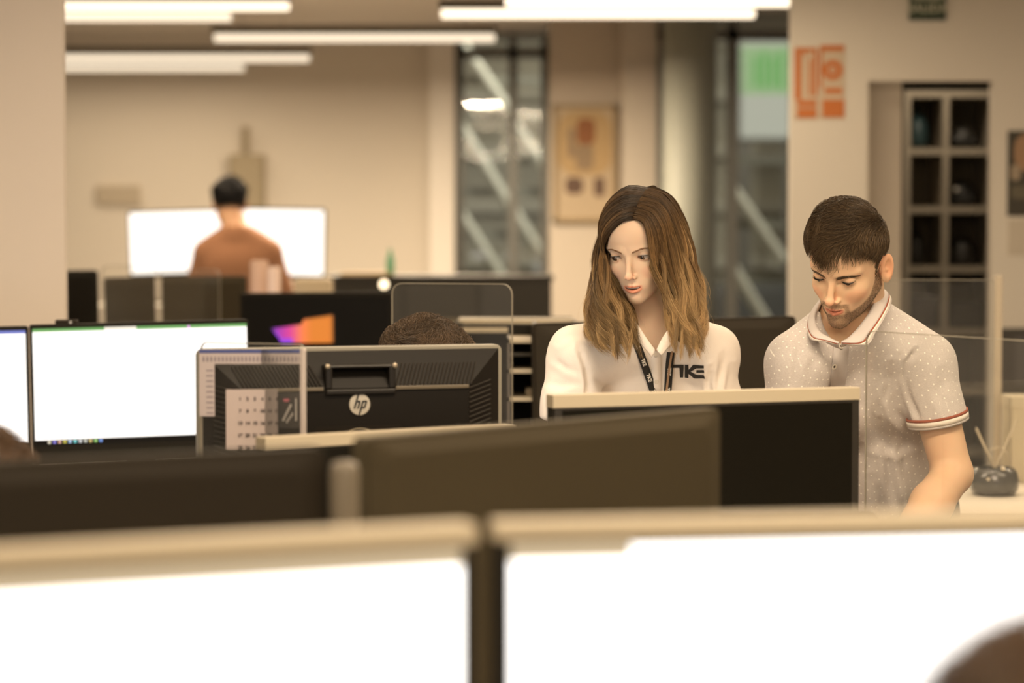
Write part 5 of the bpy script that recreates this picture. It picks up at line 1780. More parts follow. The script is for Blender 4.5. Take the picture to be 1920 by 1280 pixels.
def desk_things():
    d = 4.068
    lil = mat('reflection_lilac', (.46, .40, .40), .7)
    # L-shaped sheet painted as a screen reflection, and calendar, on the front of the divider
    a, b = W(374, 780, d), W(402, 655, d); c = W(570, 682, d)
    r = empty('screen_reflection', (a.x, d, a.z)); tag(r, 'painted screen reflection with a blue top bar on the clear divider', 'paper')
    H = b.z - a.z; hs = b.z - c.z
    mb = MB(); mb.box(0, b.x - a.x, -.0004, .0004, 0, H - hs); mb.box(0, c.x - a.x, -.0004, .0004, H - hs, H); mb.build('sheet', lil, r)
    mb = MB(); mb.box(0, c.x - a.x, -.0008, -.0004, H - .006, H); mb.build('reflected_bar', mat('reflection_blue', (.06, .08, .25), .7), r)
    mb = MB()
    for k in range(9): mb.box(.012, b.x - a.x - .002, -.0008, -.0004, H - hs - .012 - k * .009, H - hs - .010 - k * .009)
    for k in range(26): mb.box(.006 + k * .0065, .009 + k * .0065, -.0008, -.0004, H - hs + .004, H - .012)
    mb.build('print', mat('reflection_grey', (.22, .19, .22), .8), r)  # rows of the reflected screen, painted on the sheet
    r, w, h = sheet_on('calendar', 'pinkish-grey calendar page with rows of numbers on the clear divider', 'calendar', 424, 521, 730, 842, d - .003, mat('paper_pink', (.50, .42, .40), .75))
    ink = mat('ink_dark', (.05, .04, .04), .8)
    n = 0
    for j in range(5):
        for i in range(6):
            n += 1
            M = Matrix.Translation((-w / 2 + .024 + i * .0125, -.0010, h - .016 - j * .0205))
            text_mesh('number', str(n), .0080, ink, r, M, extrude=.0002, bold=.0003)
    r, w, h = sheet_on('photo_card', 'small dark card with white strokes beside the calendar', 'card', 522, 561, 735, 802, d - .003, mat('card_dark', (.045, .038, .034), .5))
    mb = MB(); mb.tube([(-.010, -.001, .012), (.004, -.001, .040)], .0022, 6); mb.tube([(.012, -.001, .012), (.012, -.001, .050)], .0012, 6)
    for k in range(4): mb.box(-.004 + k * .003, -.002 + k * .003, -.0012, -.0006, .008 + k * .004, .014 + k * .004)
    mb.build('strokes', mat('paint_white', (.6, .56, .52), .6), r)
    mb = MB(); mb.prism(round_rect(.010, .005, .002, 3, -.004, .047), -.0012, -.0006); mb.build('pink_mark', mat('ink_pink', (.6, .18, .22), .6), r)
    # letter trays
    x0, x1 = Wx(952, 6.3), Wx(1007, 6.3)
    r = empty('letter_tray', ((x0 + x1) / 2, 6.35, .74)); tag(r, 'stack of open trays just left of the woman in the cream shirt', 'letter trays')
    w = (x1 - x0) / 2; bm = mat('tray_beige', (.42, .35, .24), .5)
    for py in (634, 690, 742):
        z = Wz(py, 6.3) - .74; mb = MB(); mb.box(-w, w, -.10, .14, z - .010, z); mb.build('shelf', bm, r)
    for z in (Wz(661, 6.3) - .74,): mb = MB(); mb.box(-w, w, -.06, .14, z - .008, z); mb.build('shelf', mat('tray_dim', (.09, .075, .05), .6), r)
    mb = MB(); mb.box(w - .012, w, -.11, .14, 0, Wz(606, 6.3) - .74); mb.build('side_panel', mat('tray_side', (.12, .10, .08), .5), r)
    mb = MB(); mb.box(-w, -w + .006, -.10, .14, 0, Wz(632, 6.3) - .74); mb.build('side_panel', mat('tray_side', (.12, .10, .08), .5), r)
    mb = MB(); mb.box(-w, w, .14, .15, 0, Wz(615, 6.3) - .74); mb.build('back_panel', DARKM, r)
    r = empty('paper_stack', W(996, 732, 6.29)); tag(r, 'small pale stack of paper inside the trays', 'paper'); r.location.y = 6.36; r.location.z = Wz(742, 6.3) + .0005
    mb = MB(); mb.box(-.014, .014, -.05, .05, 0, .018); mb.build('sheets', mat('paper_warm', (.62, .52, .36), .8), r, bevel=.002)
    # low shelf farther back
    x0, x1 = Wx(860, 6.85), Wx(1075, 6.85); z1 = Wz(597, 6.85)
    r = empty('low_shelf', ((x0 + x1) / 2, 6.9, .74)); tag(r, 'long low desk shelf with pale edges behind the acrylic divider', 'shelf')
    w = (x1 - x0) / 2
    for py in (598, 614):
        z = Wz(py, 6.85) - .74; mb = MB(); mb.box(-w, w, -.05, .10, z - .013, z); mb.build('board', bm, r)
    mb = MB(); mb.box(-w, w, .10, .11, 0, z1 - .74); mb.build('back_panel', DARKM2, r)
    for sx in (-1, 1): mb = MB(); mb.box(sx * w - .01, sx * w + .01, -.05, .10, 0, z1 - .75); mb.build('side_panel', DARKM2, r)
    # side cabinet and what stands on it
    x0, x1, y0, y1 = .93, 2.1, 5.70, 6.75
    r = empty('side_cabinet', ((x0 + x1) / 2, (y0 + y1) / 2, 0)); tag(r, 'white side cabinet at the right behind the man in the dotted shirt', 'cabinet')
    w, dd = (x1 - x0) / 2, (y1 - y0) / 2
    mb = MB(); mb.box(-w, w, -dd, dd, .80, .82); mb.build('top', mat('cab_white', (.80, .74, .64), .4), r, bevel=.002)
    mb = MB(); mb.box(-w + .01, w - .01, -dd + .01, dd - .01, .05, .80); mb.build('body', mat('cab_body', (.62, .56, .46), .5), r)
    for k in (-1, 1):
        mb = MB(); mb.box(min(0, k * (w - .015)) + .004, max(0, k * (w - .015)) - .004, -dd - .008, -dd + .01, .08, .785); q = mb.build('door', mat('cab_body', (.62, .56, .46), .5), r, bevel=.002)
        mb = MB(); mb.tube([(k * .04, -dd - .02, .5), (k * .04, -dd - .02, .62)], .005); mb.build('handle', METAL, q)
    d = 6.12
    r = empty('bowl', (Wx(1866, d), d, .82)); tag(r, 'dark see-through bowl with thin pale sticks on the white side cabinet', 'bowl')
    gl = acrylic('smoky_glass', (.16, .15, .13), refl=2.0, haze=.12)
    mb = MB(); mb.lathe([(.0001, .001), (.052, .001), (.062, .018), (.064, .035), (.058, .060), (.050, .070), (.047, .070), (.055, .058), (.060, .035), (.058, .02), (.048, .006), (.0001, .006)], 40, cap=False)
    mb.build('bowl_body', gl, r, smooth=True)
    mb = MB(); mb.lathe([(.0001, .006), (.044, .007), (.052, .030), (.046, .052), (.022, .066), (.0001, .070)], 16)
    mb.v = [(x * (1 + .18 * math.sin(9 * z * 40 + x * 90)), y, z + .006 * math.sin(x * 160)) for x, y, z in mb.v]
    mb.build('dark_filling', mat('filling_dark', (.03, .026, .02), .3), r)
    for (xx, zz) in ((-.024, .045), (.014, .030), (.012, .072), (-.002, .018)):
        mb = MB(); mb.lathe([(.0001, -.006), (.005, -.003), (.006, .0), (.005, .003), (.0001, .006)], 12); mb.v = [(x + xx, y - .052, z + zz) for x, y, z in mb.v]
        mb.build('glint_bead', mat('glint_pale', (.7, .62, .48), .15), r, smooth=True)  # pale blobs painted for glints on the bowl
    st = mat('stick_pale', (.55, .48, .36), .4)
    for (px, py, r_) in ((1830, 802, .0032), (1907, 786, .0026)):
        q = W(px, py, d) - Vector(r.location); mb = MB(); mb.tube([(.002, 0, .066), (q.x, 0, q.z)], r_, 8); mb.build('stick', st, r)
    mb = MB(); mb.tube([(.010 + .035 * math.cos(a), .01, .075 + .045 * math.sin(a)) for a in np.linspace(-.4, 2.2, 16)], .0018, 6); mb.build('wire_loop', st, r)
    d = 6.5; x0, x1 = Wx(1889, d), Wx(1965, d)
    r = empty('storage_box', ((x0 + x1) / 2, d, .82)); tag(r, 'cream upright box at the right edge on the white side cabinet', 'box')
    w = (x1 - x0) / 2; h = Wz(741, d) - .82
    mb = MB(); mb.box(-w, w, -.06, .06, 0, h - .004); mb.build('box_body', mat('box_cream', (.66, .58, .42), .6), r, bevel=.003)
    mb = MB(); mb.box(-w - .002, w + .002, -.062, .062, h - .03, h); mb.build('lid', mat('box_lid', (.70, .62, .46), .6), r, bevel=.002)
    d = 6.62
    r = empty('post', (Wx(1871, d), d, .82)); tag(r, 'pale upright post standing at the divider by the right edge', 'post')
    mb = MB(); mb.box(-.010, .010, -.01, .01, 0.01, Wz(516, d) - .82); mb.build('upright', mat('post_pale', (.50, .43, .33), .4), r, bevel=.003)
    mb = MB(); mb.box(-.020, .020, -.03, .03, 0, .012); mb.build('foot_plate', mat('post_pale', (.50, .43, .33), .4), r)
    r.location.z = .82
    # distant desk: beige box, two painted reflections, little lamp
    d = 8.9; x0, x1 = Wx(556, d), Wx(622, d)
    r = empty('document_box', ((x0 + x1) / 2, d, .74)); tag(r, 'beige document box behind the violet and orange screen', 'box')
    w = (x1 - x0) / 2; h = Wz(522, d) - .74
    mb = MB(); mb.box(-w, w, -.1, .1, 0, h); mb.build('box_body', mat('doc_beige', (.55, .45, .31), .7), r, bevel=.01)
    for k, (px, wpx, top, col, lab) in enumerate(((487, 34, 488, (.62, .42, .32), 'pinkish-tan upright painted reflection behind the screen edge, left of the paler one'), (515, 24, 500, (.80, .62, .54), 'pale pink upright painted reflection just left of the beige document box'))):
        d = 9.0 - .15 * k; r = empty('reflected_shape', (Wx(px, d), d, .74)); tag(r, lab, 'painted reflection'); q = wpx / 2 * d / F_PX; h = Wz(top, d) - .74  # upright shapes painted for a pinkish reflection
        mb = MB(); mb.lathe([(.0001, 0), (q, 0), (q, h - .01), (q * .8, h), (.0001, h)], 20); mb.build('paper', mat('reflection_pink_%d' % k, col, .7), r, smooth=True)
        mb = MB(); mb.lathe([(.0001, h), (q * .35, h), (q * .35, h + .004), (.0001, h + .004)], 14); mb.build('core', mat('core_brown', (.3, .2, .12), .8), r)
    d = 8.95; r = empty('desk_lamp', (Wx(720, d), d, .74)); tag(r, 'tiny round glowing desk lamp left of the clear rounded divider', 'lamp')
    z = Wz(533, d) - .74
    mb = MB(); mb.lathe([(.0001, 0), (.05, 0), (.05, .012), (.006, .02), (.006, z - .02), (.0001, z - .015)], 20); mb.build('stand', DARKM2, r)
    mb = MB(); mb.lathe([(.0175 * math.sin(a) + .0001, z - .0175 * math.cos(a)) for a in np.linspace(0, math.pi, 10)], 16); mb.build('bulb', glow('bulb_glow', (1, .78, .50), 2.8), r, smooth=True)


def far_things():
    # dark cabinet row in the distance
    x0, x1 = Wx(618, 10.6), Wx(1034, 10.6); h = Wz(517, 10.6)
    r = empty('storage_cabinet', ((x0 + x1) / 2, 10.8, 0)); tag(r, 'long dark storage cabinet below the back windows', 'cabinet')
    w = (x1 - x0) / 2; dk = mat('cabinet_dark', (.030, .025, .017), .6)
    mb = MB(); mb.box(-w, w, -.2, .25, 0, h - .02); mb.build('body', dk, r)
    mb = MB(); mb.box(-w - .01, w + .01, -.21, .26, h - .02, h); mb.build('top', dk, r)
    for k in range(3):
        mb = MB(); mb.box(-w + .01 + k * 2 * w / 3, -w - .01 + (k + 1) * 2 * w / 3, -.215, -.20, .06, h - .04); q = mb.build('door', dk, r, bevel=.003)
        mb = MB(); mb.box(-w + .05 + k * 2 * w / 3, -w + .25 + k * 2 * w / 3, -.225, -.215, h - .22, h - .19); mb.build('handle', mat('handle_tan', (.22, .17, .09), .4), q)
    d = 10.75; r = empty('bottle', (Wx(732, d), d, h)); tag(r, 'small green bottle on the long dark storage cabinet', 'bottle')
    mb = MB(); mb.lathe([(.0001, 0), (.018, 0), (.019, .01), (.019, .07), (.009, .095), (.008, .115), (.0001, .116)], 16); mb.build('bottle_body', mat('green_glass', (.16, .42, .26), .3), r, smooth=True)
    mb = MB(); mb.lathe([(.0001, .116), (.010, .116), (.010, .130), (.0001, .131)], 12); mb.build('cap', mat('cap_white', (.7, .7, .6), .5), r)
    r = empty('folder', (Wx(692, d), d, h)); tag(r, 'small amber folder lying on the long dark storage cabinet', 'folder')
    mb = MB(); mb.box(-.12, .10, -.1, .1, 0, .012); mb.build('cover', mat('amber', (.45, .28, .08), .6), r)
    # standing desk with two white screens
    r = empty('standing_desk', (Wx(425, 12.3), 12.35, 0)); tag(r, 'high standing desk under the two glowing screens at the back', 'desk')
    mb = MB(); mb.box(-.65, .65, -.35, .35, 1.10, 1.13); mb.build('desktop', DESKM, r)
    for sx in (-1, 1):
        mb = MB(); mb.box(sx * .45 - .04, sx * .45 + .04, -.03, .03, .03, 1.10); mb.build('leg', METAL, r)
        mb = MB(); mb.box(sx * .45 - .04, sx * .45 + .04, -.32, .32, 0, .03); mb.build('foot', METAL, r)
    wh = flat_screen(glow('screen_far_white', (1, .94, .86), 1.7))
    monitor_d('left glowing white screen in front of the man standing at the back', (245, 396), (424, 391), 12.3, 12.35, .34, desk_z=1.13, shell=DARKM2, bez=(.007, .007), screen=wh)
    monitor_d('right glowing white screen in front of the man standing at the back', (430, 388), (606, 391), 12.35, 12.3, .36, desk_z=1.13, shell=DARKM2, bez=(.007, .007), screen=wh)
    # on the back wall
    d = 14.95; a = W(433, 395, d); b = W(497, 290, d)
    r = empty('wall_cabinet', ((a.x + b.x) / 2, d, a.z)); tag(r, 'grey-brown wall box with a short conduit behind the man at the back', 'wall box')
    w = (b.x - a.x) / 2; h = b.z - a.z; gm = mat('wallbox', (.36, .30, .20), .6)
    mb = MB(); mb.box(-w, w, -.10, .05, 0, h); mb.build('body', gm, r, bevel=.01)
    mb = MB(); mb.box(-w + .02, w - .02, -.108, -.10, .02, h - .02); mb.build('door', gm, r)
    mb = MB(); mb.tube([(-.01, -.03, h), (-.01, -.03, h + .17)], .024, 12); mb.build('conduit', gm, r)
    a = W(180, 383, d); b = W(262, 348, d)
    r = empty('wall_plaque', ((a.x + b.x) / 2, d + .04, a.z)); tag(r, 'faint tan plaque on the back wall beside the left pillar', 'plaque')
    mb = MB(); mb.box(-(b.x - a.x) / 2, (b.x - a.x) / 2, -.02, .01, 0, b.z - a.z); mb.build('plate', mat('plaque_tan', (.50, .43, .33), .7), r)
    # framed poster between the windows
    d = 13.985; a = W(1036, 416, d); b = W(1156, 196, d)
    r = empty('framed_poster', ((a.x + b.x) / 2, d, a.z)); tag(r, 'framed poster in cream and brown on the wall between the windows', 'poster')
    w, h = (b.x - a.x) / 2, b.z - a.z
    fm = mat('frame_tan', (.30, .22, .12), .5)
    mb = MB()
    for q in ((-w, -w + .02, 0, h), (w - .02, w, 0, h), (-w, w, 0, .02), (-w, w, h - .02, h)): mb.box(q[0], q[1], -.03, .012, q[2], q[3])
    mb.build('frame', fm, r)
    mb = MB(); mb.box(-w + .02, w - .02, -.012, -.008, .02, h - .02)
    def patch(x0, x1, z0, z1, mi): mb.prism(round_rect((x1 - x0), (z1 - z0), min(x1 - x0, z1 - z0) * .3, 3, (x0 + x1) / 2, (z0 + z1) / 2), -.0135 - .0004 * mi, -.012, mi)
    patch(-w + .03, w - .03, h * .40, h - .04, 1)
    patch(-.045, .060, h * .66, h * .88, 2); patch(-.10, -.05, h * .55, h * .80, 3); patch(-.11, -.01, h * .24, h * .38, 4); patch(.055, .115, h * .22, h * .38, 4); patch(-.05, .05, h * .44, h * .66, 3)
    mb.build('print', [mat('poster_cream', (.44, .35, .24), .7), mat('poster_ochre', (.40, .28, .14), .7), mat('poster_rust', (.22, .085, .03), .7), mat('poster_tan', (.25, .18, .11), .7), mat('poster_umber', (.11, .065, .045), .7)], r)
    wall_right_things()
    exterior()


def wall_right_things():
    d = 9.3; org = mat('sign_orange', (.58, .17, .035), .6); pale = mat('sign_pale', (.62, .50, .36), .6)
    def block(nm, lab, px0, px1, py0, py1, shapes):
        a = W(px0, py1, d); b = W(px1, py0, d); s = d / F_PX
        r = empty(nm, ((a.x + b.x) / 2, d, a.z)); tag(r, lab, 'sign', 'orange safety signs')
        w, h = (b.x - a.x) / 2, b.z - a.z
        mb = MB(); mb.box(-w, w, -.004, .006, 0, h); mb.build('plate', pale, r)
        for q in shapes:
            mb = MB()
            if q[0] == 'r':
                x0, x1 = (q[1] - (px0 + px1) / 2) * s, (q[2] - (px0 + px1) / 2) * s; z0, z1 = (py1 - q[4]) * s, (py1 - q[3]) * s
                mb.box(x0, x1, -.0055, -.004, z0, z1)
            else:
                cx, cz = (q[1] - (px0 + px1) / 2) * s, (py1 - q[2]) * s; ro, ri = q[3] * s, q[4] * s
                n = 28; P = [(cx + ro * math.cos(2 * math.pi * k / n), cz + ro * math.sin(2 * math.pi * k / n)) for k in range(n)]
                I = [(cx + ri * math.cos(2 * math.pi * k / n), cz + ri * math.sin(2 * math.pi * k / n)) for k in range(n)]
                mb.rings([[Vector((p[0], -.0055, p[1])) for p in P], [Vector((p[0], -.0055, p[1])) for p in I], [Vector((p[0], -.004, p[1])) for p in I], [Vector((p[0], -.004, p[1])) for p in P]], cap=False)
            mb.build('pictogram', org, r)
    block('safety_sign', 'orange and cream safety sign with an upright pictogram, left one of the pair', 1489, 1533, 88, 223,
          (('r', 1490, 1502, 91, 187), ('r', 1502, 1530, 91, 98), ('r', 1505, 1512, 98, 104), ('r', 1516, 1521, 112, 180), ('r', 1525, 1532, 98, 180), ('r', 1495, 1531, 188, 200), ('r', 1495, 1531, 203, 221)))
    block('safety_sign', 'orange and cream safety sign with a round pictogram, right one of the pair', 1535, 1584, 84, 222,
          (('r', 1537, 1582, 86, 97), ('c', 1561, 132, 19, 8), ('r', 1558, 1566, 128, 136), ('r', 1537, 1542, 97, 165), ('r', 1546, 1579, 165, 176), ('r', 1542, 1583, 187, 220)))
    # exit sign above
    a = W(1704, 38, d); b = W(1773, -22, d); w, h = (b.x - a.x) / 2, b.z - a.z
    r = empty('exit_sign', ((a.x + b.x) / 2, d, a.z)); tag(r, 'dark green exit sign at the top edge above the storeroom opening', 'sign')
    mb = MB(); mb.box(-w, w, -.012, .006, 0, h); mb.build('plate', mat('exit_green', (.035, .055, .03), .5), r)
    ep = mat('exit_pale', (.48, .48, .36), .5)
    text_mesh('lettering', 'SALIDA', .046, ep, r, Matrix.Translation((0, -.0135, h * .36)), bold=.0012)
    mb = MB(); mb.box(-w + .012, w - .012, -.0135, -.012, h * .64, h * .80); mb.build('arrow_band', ep, r)
    # posters by the right edge
    a = W(1888, 405, d); b = W(1990, 245, d); w, h = (b.x - a.x) / 2, b.z - a.z
    r = empty('poster', ((a.x + b.x) / 2, d, a.z)); tag(r, 'dark photographic poster cut off by the right edge', 'poster')
    mb = MB(); mb.box(-w, w, -.004, .006, 0, h)
    P = lambda x0, x1, z0, z1, mi: mb.prism(round_rect(x1 - x0, z1 - z0, min(x1 - x0, z1 - z0) * .35, 3, (x0 + x1) / 2, (z0 + z1) / 2), -.0048 - .0003 * mi, -.004, mi)
    P(-w + .025, w - .01, h * .52, h * .97, 1); P(-w + .012, -w + .05, h * .42, h * .60, 2); P(-w + .045, -w + .09, h * .40, h * .68, 0); P(-w + .015, w, h * .20, h * .36, 3)
    mb.build('print', [mat('poster_dark', (.045, .036, .022), .5), mat('poster_amber', (.36, .21, .11), .5), mat('poster_sand', (.36, .28, .19), .5), mat('poster_olive', (.12, .10, .06), .5)], r)
    a = W(1890, 478, d); b = W(1985, 412, d); w, h = (b.x - a.x) / 2, b.z - a.z
    r = empty('notice', ((a.x + b.x) / 2, d, a.z)); tag(r, 'plain pale notice sheet right under the dark poster', 'paper')
    mb = MB(); mb.box(-w, w, -.003, .006, 0, h); mb.build('sheet', mat('notice_pale', (.60, .53, .43), .7), r)
    a = W(1871, 740, d); b = W(1990, 615, d); w, h = (b.x - a.x) / 2, b.z - a.z
    r = empty('wall_panel', ((a.x + b.x) / 2, d, a.z)); tag(r, 'dark grey panel on the wall at the right edge, above the cream box', 'panel')
    mb = MB(); mb.box(-w, w, -.03, .01, 0, h); mb.build('panel_face', mat('panel_dark', (.06, .052, .045), .5), r, bevel=.004)
    mb = MB(); mb.box(-w + .06, -w + .12, -.033, -.03, .04, h - .03); mb.build('inset', mat('panel_inset', (.10, .09, .085), .5), r)
    # pigeonhole shelves in the storeroom
    d = 10.3; x0, x1 = Wx(1692, d), Wx(1990, d); zt = Wz(170, d)
    r = empty('shelf_unit', ((x0 + x1) / 2, d, 0)); tag(r, 'tall grey pigeonhole shelves in the dark storeroom', 'shelves')
    w = (x1 - x0) / 2; gm = mat('shelf_grey', (.36, .31, .24), .6); cx = (x0 + x1) / 2
    rows = (176, 284, 393, 505, 622, 735, 850)
    for py in rows:
        z = Wz(py, d); mb = MB(); mb.box(-w, w, -.0, .36, z - .014, z + .014); mb.build('shelf', gm, r)
    for px in (1698, 1770, 1860, 1960):
        x = Wx(px, d) - cx; mb = MB(); mb.box(x - .013, x + .013, -.01, .36, 0, zt); mb.build('upright', gm, r)
    mb = MB(); mb.box(-w, w, .36, .38, 0, zt); mb.build('back_panel', mat('shelf_back', (.14, .11, .07), .8), r)
    q = empty('store_fill_lamp', (1.75, 9.85, 2.5)); tag(q, 'dim flat round fill lamp added on the storeroom ceiling, unseen behind the wall', 'ceiling light')  # unseen lamp added so the storeroom shelves do not go black
    mb = MB(); mb.lathe([(.0001, 0), (.16, 0), (.16, -.02), (.0001, -.02)], 28); mb.build('housing', METAL, q)
    mb = MB(); mb.lathe([(.0001, -.020), (.14, -.020), (.13, -.032), (.0001, -.035)], 28); mb.build('diffuser', glow('store_diffuser', (1, .82, .6), .8), q)
    l = bpy.data.lights.new('store_fill_light', 'AREA'); l.shape = 'DISK'; l.size = .28; l.energy = 5.0; l.color = (1, .82, .6)
    lo = bpy.data.objects.new('store_fill_light', l); COL.objects.link(lo); lo.parent = q; lo.location = (0, 0, -.04)
    items = (('bag', 1725, 284, 46, 70, (.02, .045, .05), 'dark teal bag in the top left pigeonhole'), ('helmet', 1815, 284, 60, 48, (.02, .017, .013), 'round black helmet in the top right pigeonhole'),
             ('helmet', 1812, 393, 58, 52, (.015, .013, .011), 'round black helmet with a painted bright glint in the second right pigeonhole'), ('bag', 1724, 505, 40, 74, (.010, .008, .006), 'black upright bag in the third left pigeonhole'),
             ('bag', 1812, 505, 66, 58, (.016, .013, .010), 'low black bag in the third right pigeonhole'), ('box', 1735, 622, 50, 60, (.03, .025, .02), 'dark box in the fourth left pigeonhole'), ('box', 1815, 622, 60, 50, (.035, .03, .024), 'dark box in the fourth right pigeonhole'))
    for nm, px, py, wp, hp, col, lab in items:
        s = d / F_PX; o = empty({'bag': 'bag', 'helmet': 'helmet', 'box': 'storage_box'}[nm], (Wx(px, d), d + .15, Wz(py, d) + .0145)); tag(o, lab, nm)
        m = mat('item_%s_%d' % (nm, px), col, .45); ww, hh = wp * s / 2, hp * s; mb = MB()
        if nm == 'box':
            mb.box(-ww, ww, -.12, .12, 0, hh * .8); mb.build('box_body', m, o, bevel=.004); mb = MB(); mb.box(-ww - .002, ww + .002, -.122, .122, hh * .8, hh); mb.build('lid', m, o)
        elif nm == 'helmet':
            mb.lathe([(.0001, 0), (ww * .9, 0), (ww, hh * .3), (ww * .9, hh * .6), (ww * .6, hh * .88), (.0001, hh)], 22); mb.build('shell', m, o, smooth=True)
            mb = MB(); mb.box(-ww * .7, ww * .7, -ww * 1.05, -ww * .7, hh * .2, hh * .45); mb.build('visor', mat('visor', (.03, .03, .03), .15), o, bevel=.01)
            if py == 393:
                mb = MB(); mb.lathe([(.0001, -.012), (.010, -.006), (.012, 0), (.010, .006), (.0001, .012)], 12); mb.v = [(x - .035, y - ww * 1.08, z + hh * .62) for x, y, z in mb.v]
                mb.build('glint_knob', mat('helmet_glint', (.75, .70, .62), .2, metal=.3, emit=None), o, smooth=True)  # pale knob painted for the glint on the helmet
        else:
            rg = [[Vector((ww * sx * f, .10 * sy * f, z)) for sx, sy in ((math.cos(t), math.sin(t)) for t in np.linspace(0, 2 * math.pi, 18, endpoint=False))] for f, z in ((.9, 0), (1, hh * .2), (.95, hh * .6), (.7, hh * .85), (.3, hh * .93))]
            mb.rings(rg); mb.build('bag_body', m, o, smooth=True)
            mb = MB(); mb.tube([(ww * .35 * math.cos(a), 0, hh * .90 + .03 * math.sin(a)) for a in np.linspace(0, math.pi, 10)], .005, 6); mb.build('handle', m, o)


def exterior():
    # round column inside the right glazed bay
    d = 12.9; r = empty('round_column', (Wx(1292, d), d, 0)); tag(r, 'pale green-grey round column standing in the right window bay', 'column')
    q = 50 * d / F_PX
    mb = MB(); mb.lathe([(q, 0), (q, 2.72)], 48); mb.build('shaft', mat('column_green', (.29, .30, .26), .6), r, smooth=True)
    mb = MB(); mb.lathe([(q + .01, 0), (q + .01, .08), (q, .09)], 48, cap=False); mb.build('base_ring', METAL, r)
    # street side: facade, ground, stairs
    struct(MB().box(-9, 12, 15.5, 40, -.4, -.3).build('ground', mat('street_grey', (.10, .10, .09), .9)))
    r = empty('facade', (1.5, 24, -.3)); tag(r, 'grey building across the street, seen through the windows', 'building')
    mb = MB(); mb.box(-9, 9, 0, 1, 0, 12); mb.build('wall', mat('facade_grey', (.46, .44, .37), .9, noise=.4, nscale=1.2), r)
    band = mat('facade_band', (.62, .60, .52), .8)
    for k in range(11):
        mb = MB(); mb.box(-9, 9, -.12, 0, .35 + k * .55, .47 + k * .55); mb.build('ledge', band, r)
    for (px0, px1) in ((852, 872), (960, 985), (1345, 1372), (1020, 1032)):
        pass
    r = empty('facade_fill_lamp', (1.0, 16.4, -.3)); tag(r, 'unseen lamp added outside to light the grey building across the street', 'fill lamp')  # unseen lamp, added to brighten the facade and the bracing
    mb = MB(); mb.tube([(0, 0, 0), (0, 0, 6.0)], .06, 12); mb.build('fill_lamp_pole', METAL, r)
    mb = MB(); mb.box(-.3, .3, -.12, .12, 6.0, 6.12); mb.build('lamp_head', METAL, r)
    l = bpy.data.lights.new('facade_fill_light', 'POINT'); l.energy = 1200; l.color = (1, .93, .80); l.shadow_soft_size = .25
    lo = bpy.data.objects.new('facade_fill_light', l); COL.objects.link(lo); lo.parent = r; lo.location = (0, 0, 5.85)
    # exterior stair bracing: pale diagonal tubes
    pale = mat('tube_pale', (.85, .84, .74), .5)
    spans = [((868, 85), (955, 212)), ((862, 235), (958, 392)), ((962, 232), (1040, 345)), ((962, 395), (1040, 520)), ((862, 400), (940, 520)),
             ((1366, 345), (1468, 490)), ((1372, 500), (1440, 610)), ((1375, 180), (1470, 320))]
    for i, (dd, idx) in enumerate(((17.6, (0, 1, 2, 3, 4)), (17.0, (5, 6, 7)))):
        r = empty('stair_bracing', (Wx(960 if i == 0 else 1420, dd), dd, -.3)); tag(r, ('pale diagonal steel bracing outside the left window bay', 'pale diagonal steel bracing outside the right window bay')[i], 'steel bracing', 'exterior bracing')
        off = Vector(r.location)
        for k in idx:
            p, q = spans[k]; mb = MB(); a, b = W(*p, dd) - off, W(*q, dd) - off
            if k in (7,): continue
            mb.tube([a, b], .045, 10); mb.build('diagonal_tube', pale, r)
        for px in ((858, 1036) if i == 0 else (1368,)):
            x = Wx(px, dd) - off.x; mb = MB(); mb.box(x - .03, x + .03, .02, .08, 0, 4.2); mb.build('post', mat('post_street', (.16, .16, .14), .6), r)
        for py in ((150, 215, 300, 360, 440) if i == 0 else (300, 420, 520)):
            z = Wz(py, dd) - off.z; mb = MB(); x0 = Wx(858 if i == 0 else 1368, dd) - off.x; x1 = Wx(1036 if i == 0 else 1476, dd) - off.x
            mb.box(x0, x1, .03, .07, z - .03, z + .03); mb.build('rail', mat('rail_street', (.32, .32, .28), .6), r)
    # lit shop sign across the street
    d = 22.0; a = W(1386, 262, d); b = W(1490, 25, d); w, h = (b.x - a.x) / 2, b.z - a.z
    r = empty('shop_sign', ((a.x + b.x) / 2, d, a.z)); tag(r, 'lit white and green sign outside the right window bay', 'sign')
    mb = MB(); mb.box(-w, w, 0, .2, 0, h); mb.build('cabinet', mat('sign_frame', (.5, .5, .5), .5), r)
    mb = MB(); mb.box(-w + .02, w - .02, -.02, 0, .02, h * .36, 0); mb.box(-w + .02, w - .02, -.02, 0, h * .36, h * .74, 1); mb.box(-w + .02, w - .02, -.02, 0, h * .74, h - .02, 0)
    [mb.box(-w * .5 + k * w * .3, -w * .5 + k * w * .3 + w * .2, -.03, -.02, h * (.42 - .02 * (k % 2)), h * (.66 + .04 * (k % 2)), 2) for k in range(4)]
    mb.build('lit_face', [glow('sign_white', (.62, .60, .50), 1.0), glow('sign_lightgreen', (.42, .60, .30), 1.0), glow('sign_green', (.20, .52, .14), 1.0)], r)
    for px in (1395, 1480):
        mb = MB(); x = Wx(px, d) - r.location.x; mb.box(x - .05, x + .05, .05, .15, -.3 - a.z, 0); mb.build('post', METAL, r)
    r = empty('parked_car', (Wx(1425, 20), 20.0, -.3)); tag(r, 'dark parked car outside, low in the right window bay', 'car')
    prof = [(-2.0, .35), (-2.05, .75), (-1.3, .90), (-.75, 1.38), (.6, 1.42), (1.25, .95), (2.0, .85), (2.05, .35)]
    mb = MB(); mb.prism(prof, -.8, .8); mb.build('body', mat('car_dark', (.05, .05, .05), .3), r, bevel=.08)
